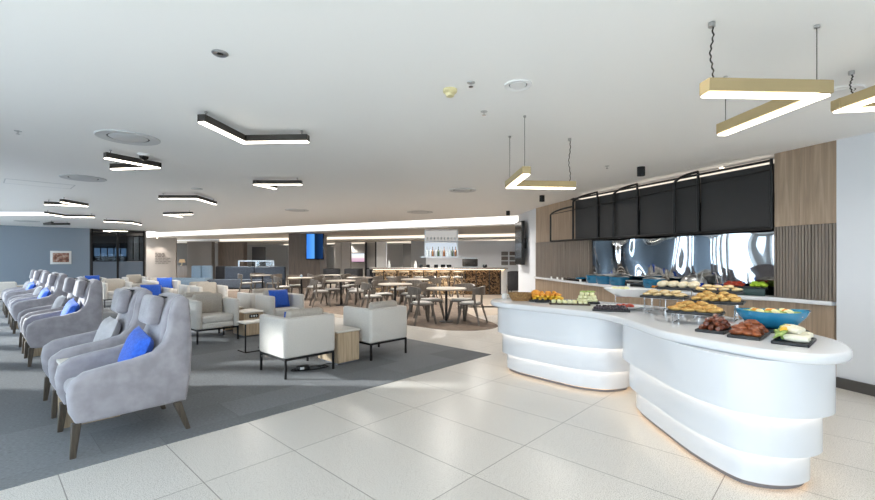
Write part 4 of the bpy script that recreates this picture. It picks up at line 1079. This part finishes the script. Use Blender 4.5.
# ================================================================== CEILING FIXTURES
def vlight(label, apex, e1, e2, top, h_, wd, body, led_, group, rods, ceil=H, lit=True, cable=()):
    apex, e1, e2 = Vector((*apex[:2], 0)), Vector((*e1[:2], 0)), Vector((*e2[:2], 0))
    t = thing('pendant_light', label, 'ceiling light', (apex.x, apex.y, top-h_), 0, group)
    for e in (e1, e2):
        d = e-apex; L = d.length; a = math.atan2(d.y, d.x)
        arm = MB().box((L/2-wd*.25, 0, h_/2+.006), (L+wd*.5, wd, h_-.012), .003, 1).build('arm', body, t); arm.rotation_euler.z = a
        df = MB().box((L/2-wd*.2, 0, .003), (L+wd*.3, wd*.8, .01), .002, 1).build('diffuser', led_ if lit else 'fixture', arm)
    for p in rods:
        p = Vector((*p[:2], 0))-apex
        MB().cone((p.x, p.y, h_-.01), (p.x, p.y, ceil-top+h_), .004 if not cable else .0025, None, 6).build('rod', 'fixture', t)
        MB().lathe([(.014, ceil-top+h_-.015), (.014, ceil-top+h_)], 10, (p.x, p.y, 0)).build('ceiling_cup', 'steel', t)
    for p in cable:
        p = Vector((*p[:2], 0))-apex; n = 60; hh = ceil-top+.02
        MB().tube([(p.x+.003*math.cos(k*.9)+.008*math.sin(k*.16), p.y+.003*math.sin(k*.9), h_-.02+hh*k/n) for k in range(n+1)], .0045, 5).build('cable', 'fixture', t)
        MB().lathe([(.018, hh+h_-.045), (.018, hh+h_-.02)], 10, (p.x, p.y, 0)).build('ceiling_cup', 'steel', t)
    return t
UZ = 2.66
def U(px, py): return P(px, py, UZ)
def ext(a, p, L): d = Vector(p[:2])-Vector(a[:2]); return Vector(a[:2])+d.normalized()*L
specs = [
 ((244, 143), (199, 121.5), (312, 142), .69, .69, 'dark V-shaped ceiling light, nearest of the lounge, opening towards the camera'),
 ((157, 168), (103, 158), (103, 170), .62, .70, 'dark V-shaped ceiling light with a narrow point to the right, beside the large round vent'),
 ((256, 185), (306, 185), (275, 189), .76, .46, 'dark V-shaped ceiling light pointing left, above the bistro side of the lounge'),
 ((196, 199), (159, 199), (218, 205.5), .75, .95, 'dark wide-angled ceiling light bent in the middle, in front of the cove'),
 ((165, 215), (196, 214.5), (182, 217.5), .85, .75, 'small-looking dark V-shaped ceiling light below the wide-angled one'),
 ((86, 206.5), (56, 201.5), (50, 205), .75, .75, 'dark V-shaped ceiling light pointing right, left of the wide-angled one'),
 ((65, 217), (38, 213), (92, 217.5), .85, .75, 'dark wide bent ceiling light nearest the blue wall on the left'),
 ((131, 223), (110, 222), (148, 226.5), .75, .95, 'dark bent ceiling light before the glass partition'),
 ((104, 231), (122, 231.3), (118, 233), .9, .7, 'farthest lit ceiling light, just in front of the glass partition'),
 ((45, 225), (70, 225), (58, 223), .9, .9, 'unlit black ceiling light above the framed picture')]
for k, (a, p, q, la, lb, lab) in enumerate(specs):
    A_, P_, Q_ = U(*a), U(*p), U(*q)
    e1, e2 = ext(A_, P_, la), ext(A_, Q_, lb)
    vlight(lab, A_, e1, e2, UZ+.075, .075, .075, 'fixture', 'led', 'dark V-shaped ceiling lights', [Vector(A_[:2]).lerp(e1, .9), Vector(A_[:2]).lerp(e2, .9)], lit=(k != 9))
BR = 'brass V-shaped pendant lights'
vlight('large brass V-shaped pendant light pointing right above the near counter end', (2.18, 2.45), (1.50, 2.42), (2.125, 3.22), 2.45, .085, .085, 'brass', 'led_pendant', BR, [(2.17, 2.46), (2.11, 3.15)], cable=[(1.55, 2.43)])
vlight('brass V-shaped pendant light pointing left over the far lobe of the counter', (.79, 4.73), (.825, 3.98), (1.53, 4.79), 2.30, .08, .08, 'brass', 'led_pendant', BR, [(.79, 4.70), (.815, 4.02)], cable=[(1.47, 4.785)])
vlight('brass pendant light cut by the right picture edge', (2.93, 3.12), (2.99, 2.32), (3.7, 3.0), 2.60, .085, .085, 'brass', 'led_pendant', BR, [(2.99, 2.4)], cable=[(2.945, 3.06)])

def disc(label, px, py, r_, m_='vent', kind='ceiling_vent', cat='vent', rings=3, grp='round ceiling vents'):
    t = thing(kind, label, cat, P(px, py, H), 0, grp)
    MB().lathe([(0, -.012), (r_*.55, -.012), (r_*.6, -.004), (r_*.6, 0)], 32).build('plate', m_, t)
    MB().lathe([(r_*.66, 0), (r_*.66, -.006), (r_*.98, -.014), (r_, -.008), (r_, 0)], 32).build('ring', 'white' if kind != 'ceiling_vent' else m_, t)
    MB().lathe([(r_*.6, -.001), (r_*.66, -.001)], 32).build('gap', 'vent_dark', t)
disc('largest round ceiling vent, left of the nearest dark V light', 128.5, 137.5, .30)
disc('round ceiling vent beyond the largest one on the left', 83.5, 178, .31)
disc('round ceiling vent at the middle of the ceiling, left of the brass pendants', 462.5, 190, .27)
disc('round ceiling vent right of the lounge lights', 297, 210, .32)
disc('round ceiling vent close to the long cove light', 420, 212, .38)
disc('small round ceiling vent above the wide-angled dark light', 197, 188.5, .10)
disc('round ceiling vent over the blue wall corner, left', 27, 221, .35)
disc('white round ceiling speaker left of the far brass pendant', 518, 84.5, .105, 'white', 'ceiling_speaker', 'speaker', grp='ceiling speakers')
disc('white round ceiling speaker behind the large brass pendant', 838, 92, .16, 'white', 'ceiling_speaker', 'speaker', grp='ceiling speakers')
t = thing('smoke_detector', 'yellowed round smoke detector on the ceiling', 'smoke detector', P(450, 89.5, H))
MB().lathe([(.055, 0), (.055, -.02), (.045, -.03), (.04, -.032)], 20).build('base', 'yellowed', t); MB().lathe([(.04, -.03), (.03, -.055), (0, -.058)], 20).build('sensor', 'yellowed', t)
t = thing('ceiling_downlight', 'single round chrome downlight nearest the camera on the ceiling', 'downlight', P(220, 53, H))
MB().lathe([(.03, -.006), (.042, -.012), (.05, -.006), (.05, 0)], 24).build('ring', 'steel', t); MB().lathe([(0, -.008), (.03, -.005)], 16).build('lens', 'gloss_black', t)
for px, py, lab in ((484, 111.5, 'small ceiling sprinkler, nearer of the two before the speaker'), (471, 82.5, 'small ceiling sprinkler right of the smoke detector'), (607, 166, 'small ceiling sprinkler over the buffet aisle'), (18, 131, 'small ceiling sprinkler at the far left')):
    t = thing('sprinkler', lab, 'sprinkler', P(px, py, H), 0, 'ceiling sprinklers')
    MB().lathe([(.03, -.004), (.034, .004)], 14).build('plate', 'steel', t); MB().cone((0, 0, 0), (0, 0, -.03), .009).build('nozzle', 'chrome', t); MB().lathe([(.018, -.034), (.018, -.03)], 10).build('deflector', 'chrome', t)
for px, py, lab in ((641, 167, 'black cylinder spotlight nearest the black panels'), (542, 195.5, 'black cylinder spotlight above the far end of the wooden wall'), (508, 211, 'black cylinder spotlight farthest, near the end of the cove light')):
    t = thing('cylinder_spotlight', lab, 'spotlight', P(px, py, H), 0, 'black cylinder spotlights')
    MB().lathe([(.055, 0), (.055, -.13), (.045, -.13), (.04, -.11)], 18).build('housing', 'metal', t); MB().lathe([(0, -.112), (.042, -.112)], 14).build('lens', 'gloss_black', t)
t = thing('dome_camera', 'small dark dome camera beside the narrow V light on the left', 'camera', P(144, 154, H))
MB().lathe([(.07, 0), (.07, -.02), (.055, -.03)], 18).build('base', 'white', t); MB().lathe([(.055, -.03), (.045, -.06), (.02, -.08), (0, -.083)], 18).build('dome', 'gloss_black', t)
a = [P(*q, H) for q in ((17, 181), (62, 187.5), (57, 188.5), (18, 183))]
c = P(40, 184, H)
t = thing('access_hatch', 'faint rectangular access hatch in the ceiling at the left', 'hatch', c, face(DB))
f = MB()
for x in (-.45, .45): f.box((x, 0, -.002), (.015, .6, .004))
for y in (-.3, .3): f.box((0, y, -.002), (.9, .015, .004))
f.build('frame', 'vent', t); MB().box((0, 0, -.001), (.89, .59, .002)).build('panel', 'ceiling', t)
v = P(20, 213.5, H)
t = thing('cove_light', 'short bright ceiling slot light at the far left', 'cove light', P(8, 213.5, H), 0)  # glowing panel added for the window's reflection on the ceiling, no cove here
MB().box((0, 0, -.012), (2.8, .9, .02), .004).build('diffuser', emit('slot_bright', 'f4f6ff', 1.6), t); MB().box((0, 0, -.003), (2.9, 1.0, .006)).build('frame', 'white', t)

# ================================================================== LIGHT
w = bpy.data.worlds.new('sky'); S.world = w; w.use_nodes = True
nt = w.node_tree; bg = nt.nodes['Background']
bg.inputs[0].default_value = (.76, .88, 1.0, 1); bg.inputs[1].default_value = 7.0
def lamp(name, kind, loc, energy, col=(1, 1, 1), rot=(0, 0, 0), **kw):
    l = bpy.data.lights.new(name, kind); l.energy = energy; l.color = col
    for k, v in kw.items(): setattr(l, k, v)
    o = bpy.data.objects.new(name, l); COL.objects.link(o); o.location = loc; o.rotation_euler = rot; return o
sd = Vector((1, -.03, -math.tan(R(16.5))))
o = lamp('sun', 'SUN', (-20, 0, 12), 11, (1, .97, .92), angle=R(2.5)); o.rotation_euler = sd.to_track_quat('-Z', 'Y').to_euler()
# sky portals in the glazing
b0 = -5.5
q = AB(-2.28, 9.6, H/2)
o = lamp('window_portal', 'AREA', q, 1, shape='RECTANGLE', size=30.6, size_y=H-.1)
o.rotation_euler = DA.to_track_quat('-Z', 'Y').to_euler(); o.data.cycles.is_portal = True
# unseen fill lamps without fixtures, added to brighten the room and its far end
def down(px_, py_, e, spread=R(150), size=.5, z=H-.02, col=(1, .95, .88)):
    o = lamp('downlight_glow', 'AREA', (px_, py_, z), e, col, shape='DISK', size=size); o.data.spread = spread; return o
for x, y, e in ((3.3, 3.6, 26), (2.6, 5.8, 26), (2.2, 8.0, 30), (.2, 9.5, 90), (-2.0, 12.0, 160), (-5, 14.6, 190), (1.2, 12.6, 160), (-8.5, 17.6, 190), (-4.5, 10.5, 110), (-8, 13.5, 110), (-11.5, 18, 130), (3.9, 2.2, 22), (1.0, 2.4, 20)):
    down(x, y, e*.4)
for x, y, e in ((0, 15.9, 110), (-4, 18.4, 90), (-9, 20.9, 80)): down(x, y, e, z=2.6)
for x, y, e in ((0, 21.4, 45), (3, 20.8, 35), (-5, 23.8, 70), (-10, 25.5, 50)): down(x, y, e, z=2.44)
for x, y, e in ((-6, 28.2, 60), (-1, 26, 50)): down(x, y, e, z=2.34)

for px in (.12, .8):
    q = bw0+d_bw*px
    o = lamp('wall_washer', 'SPOT', (q.x+.1, q.y-.45, 2.58), 110, (1, .9, .8), spot_size=R(95), spot_blend=.6)
q = AB(4.5, 26.4, 2.7); lamp('office_glow', 'AREA', q, 45, (1, .97, .92), shape='DISK', size=1.2)  # added fill lamp without a fixture, lifts the dark office
cam = bpy.data.cameras.new('camera'); co = bpy.data.objects.new('camera', cam); COL.objects.link(co); S.camera = co
co.location = (0, 0, EYE); co.rotation_euler = (R(90), 0, 0)
cam.sensor_fit = 'HORIZONTAL'; cam.sensor_width = 36; cam.lens = 36*FOC/875; cam.shift_y = (HZ-250)/875; cam.clip_start = .05; cam.clip_end = 200
S.view_settings.view_transform = 'Standard'; S.view_settings.look = 'None'; S.view_settings.gamma = 1; S.view_settings.use_curve_mapping = False
S.view_settings.exposure = 0.14
S.cycles.max_bounces = 8; S.cycles.diffuse_bounces = 5; S.cycles.glossy_bounces = 4; S.cycles.transparent_max_bounces = 12
S.cycles.sample_clamp_indirect = 6; S.cycles.caustics_reflective = False; S.cycles.caustics_refractive = False
S.cycles.use_denoising = True
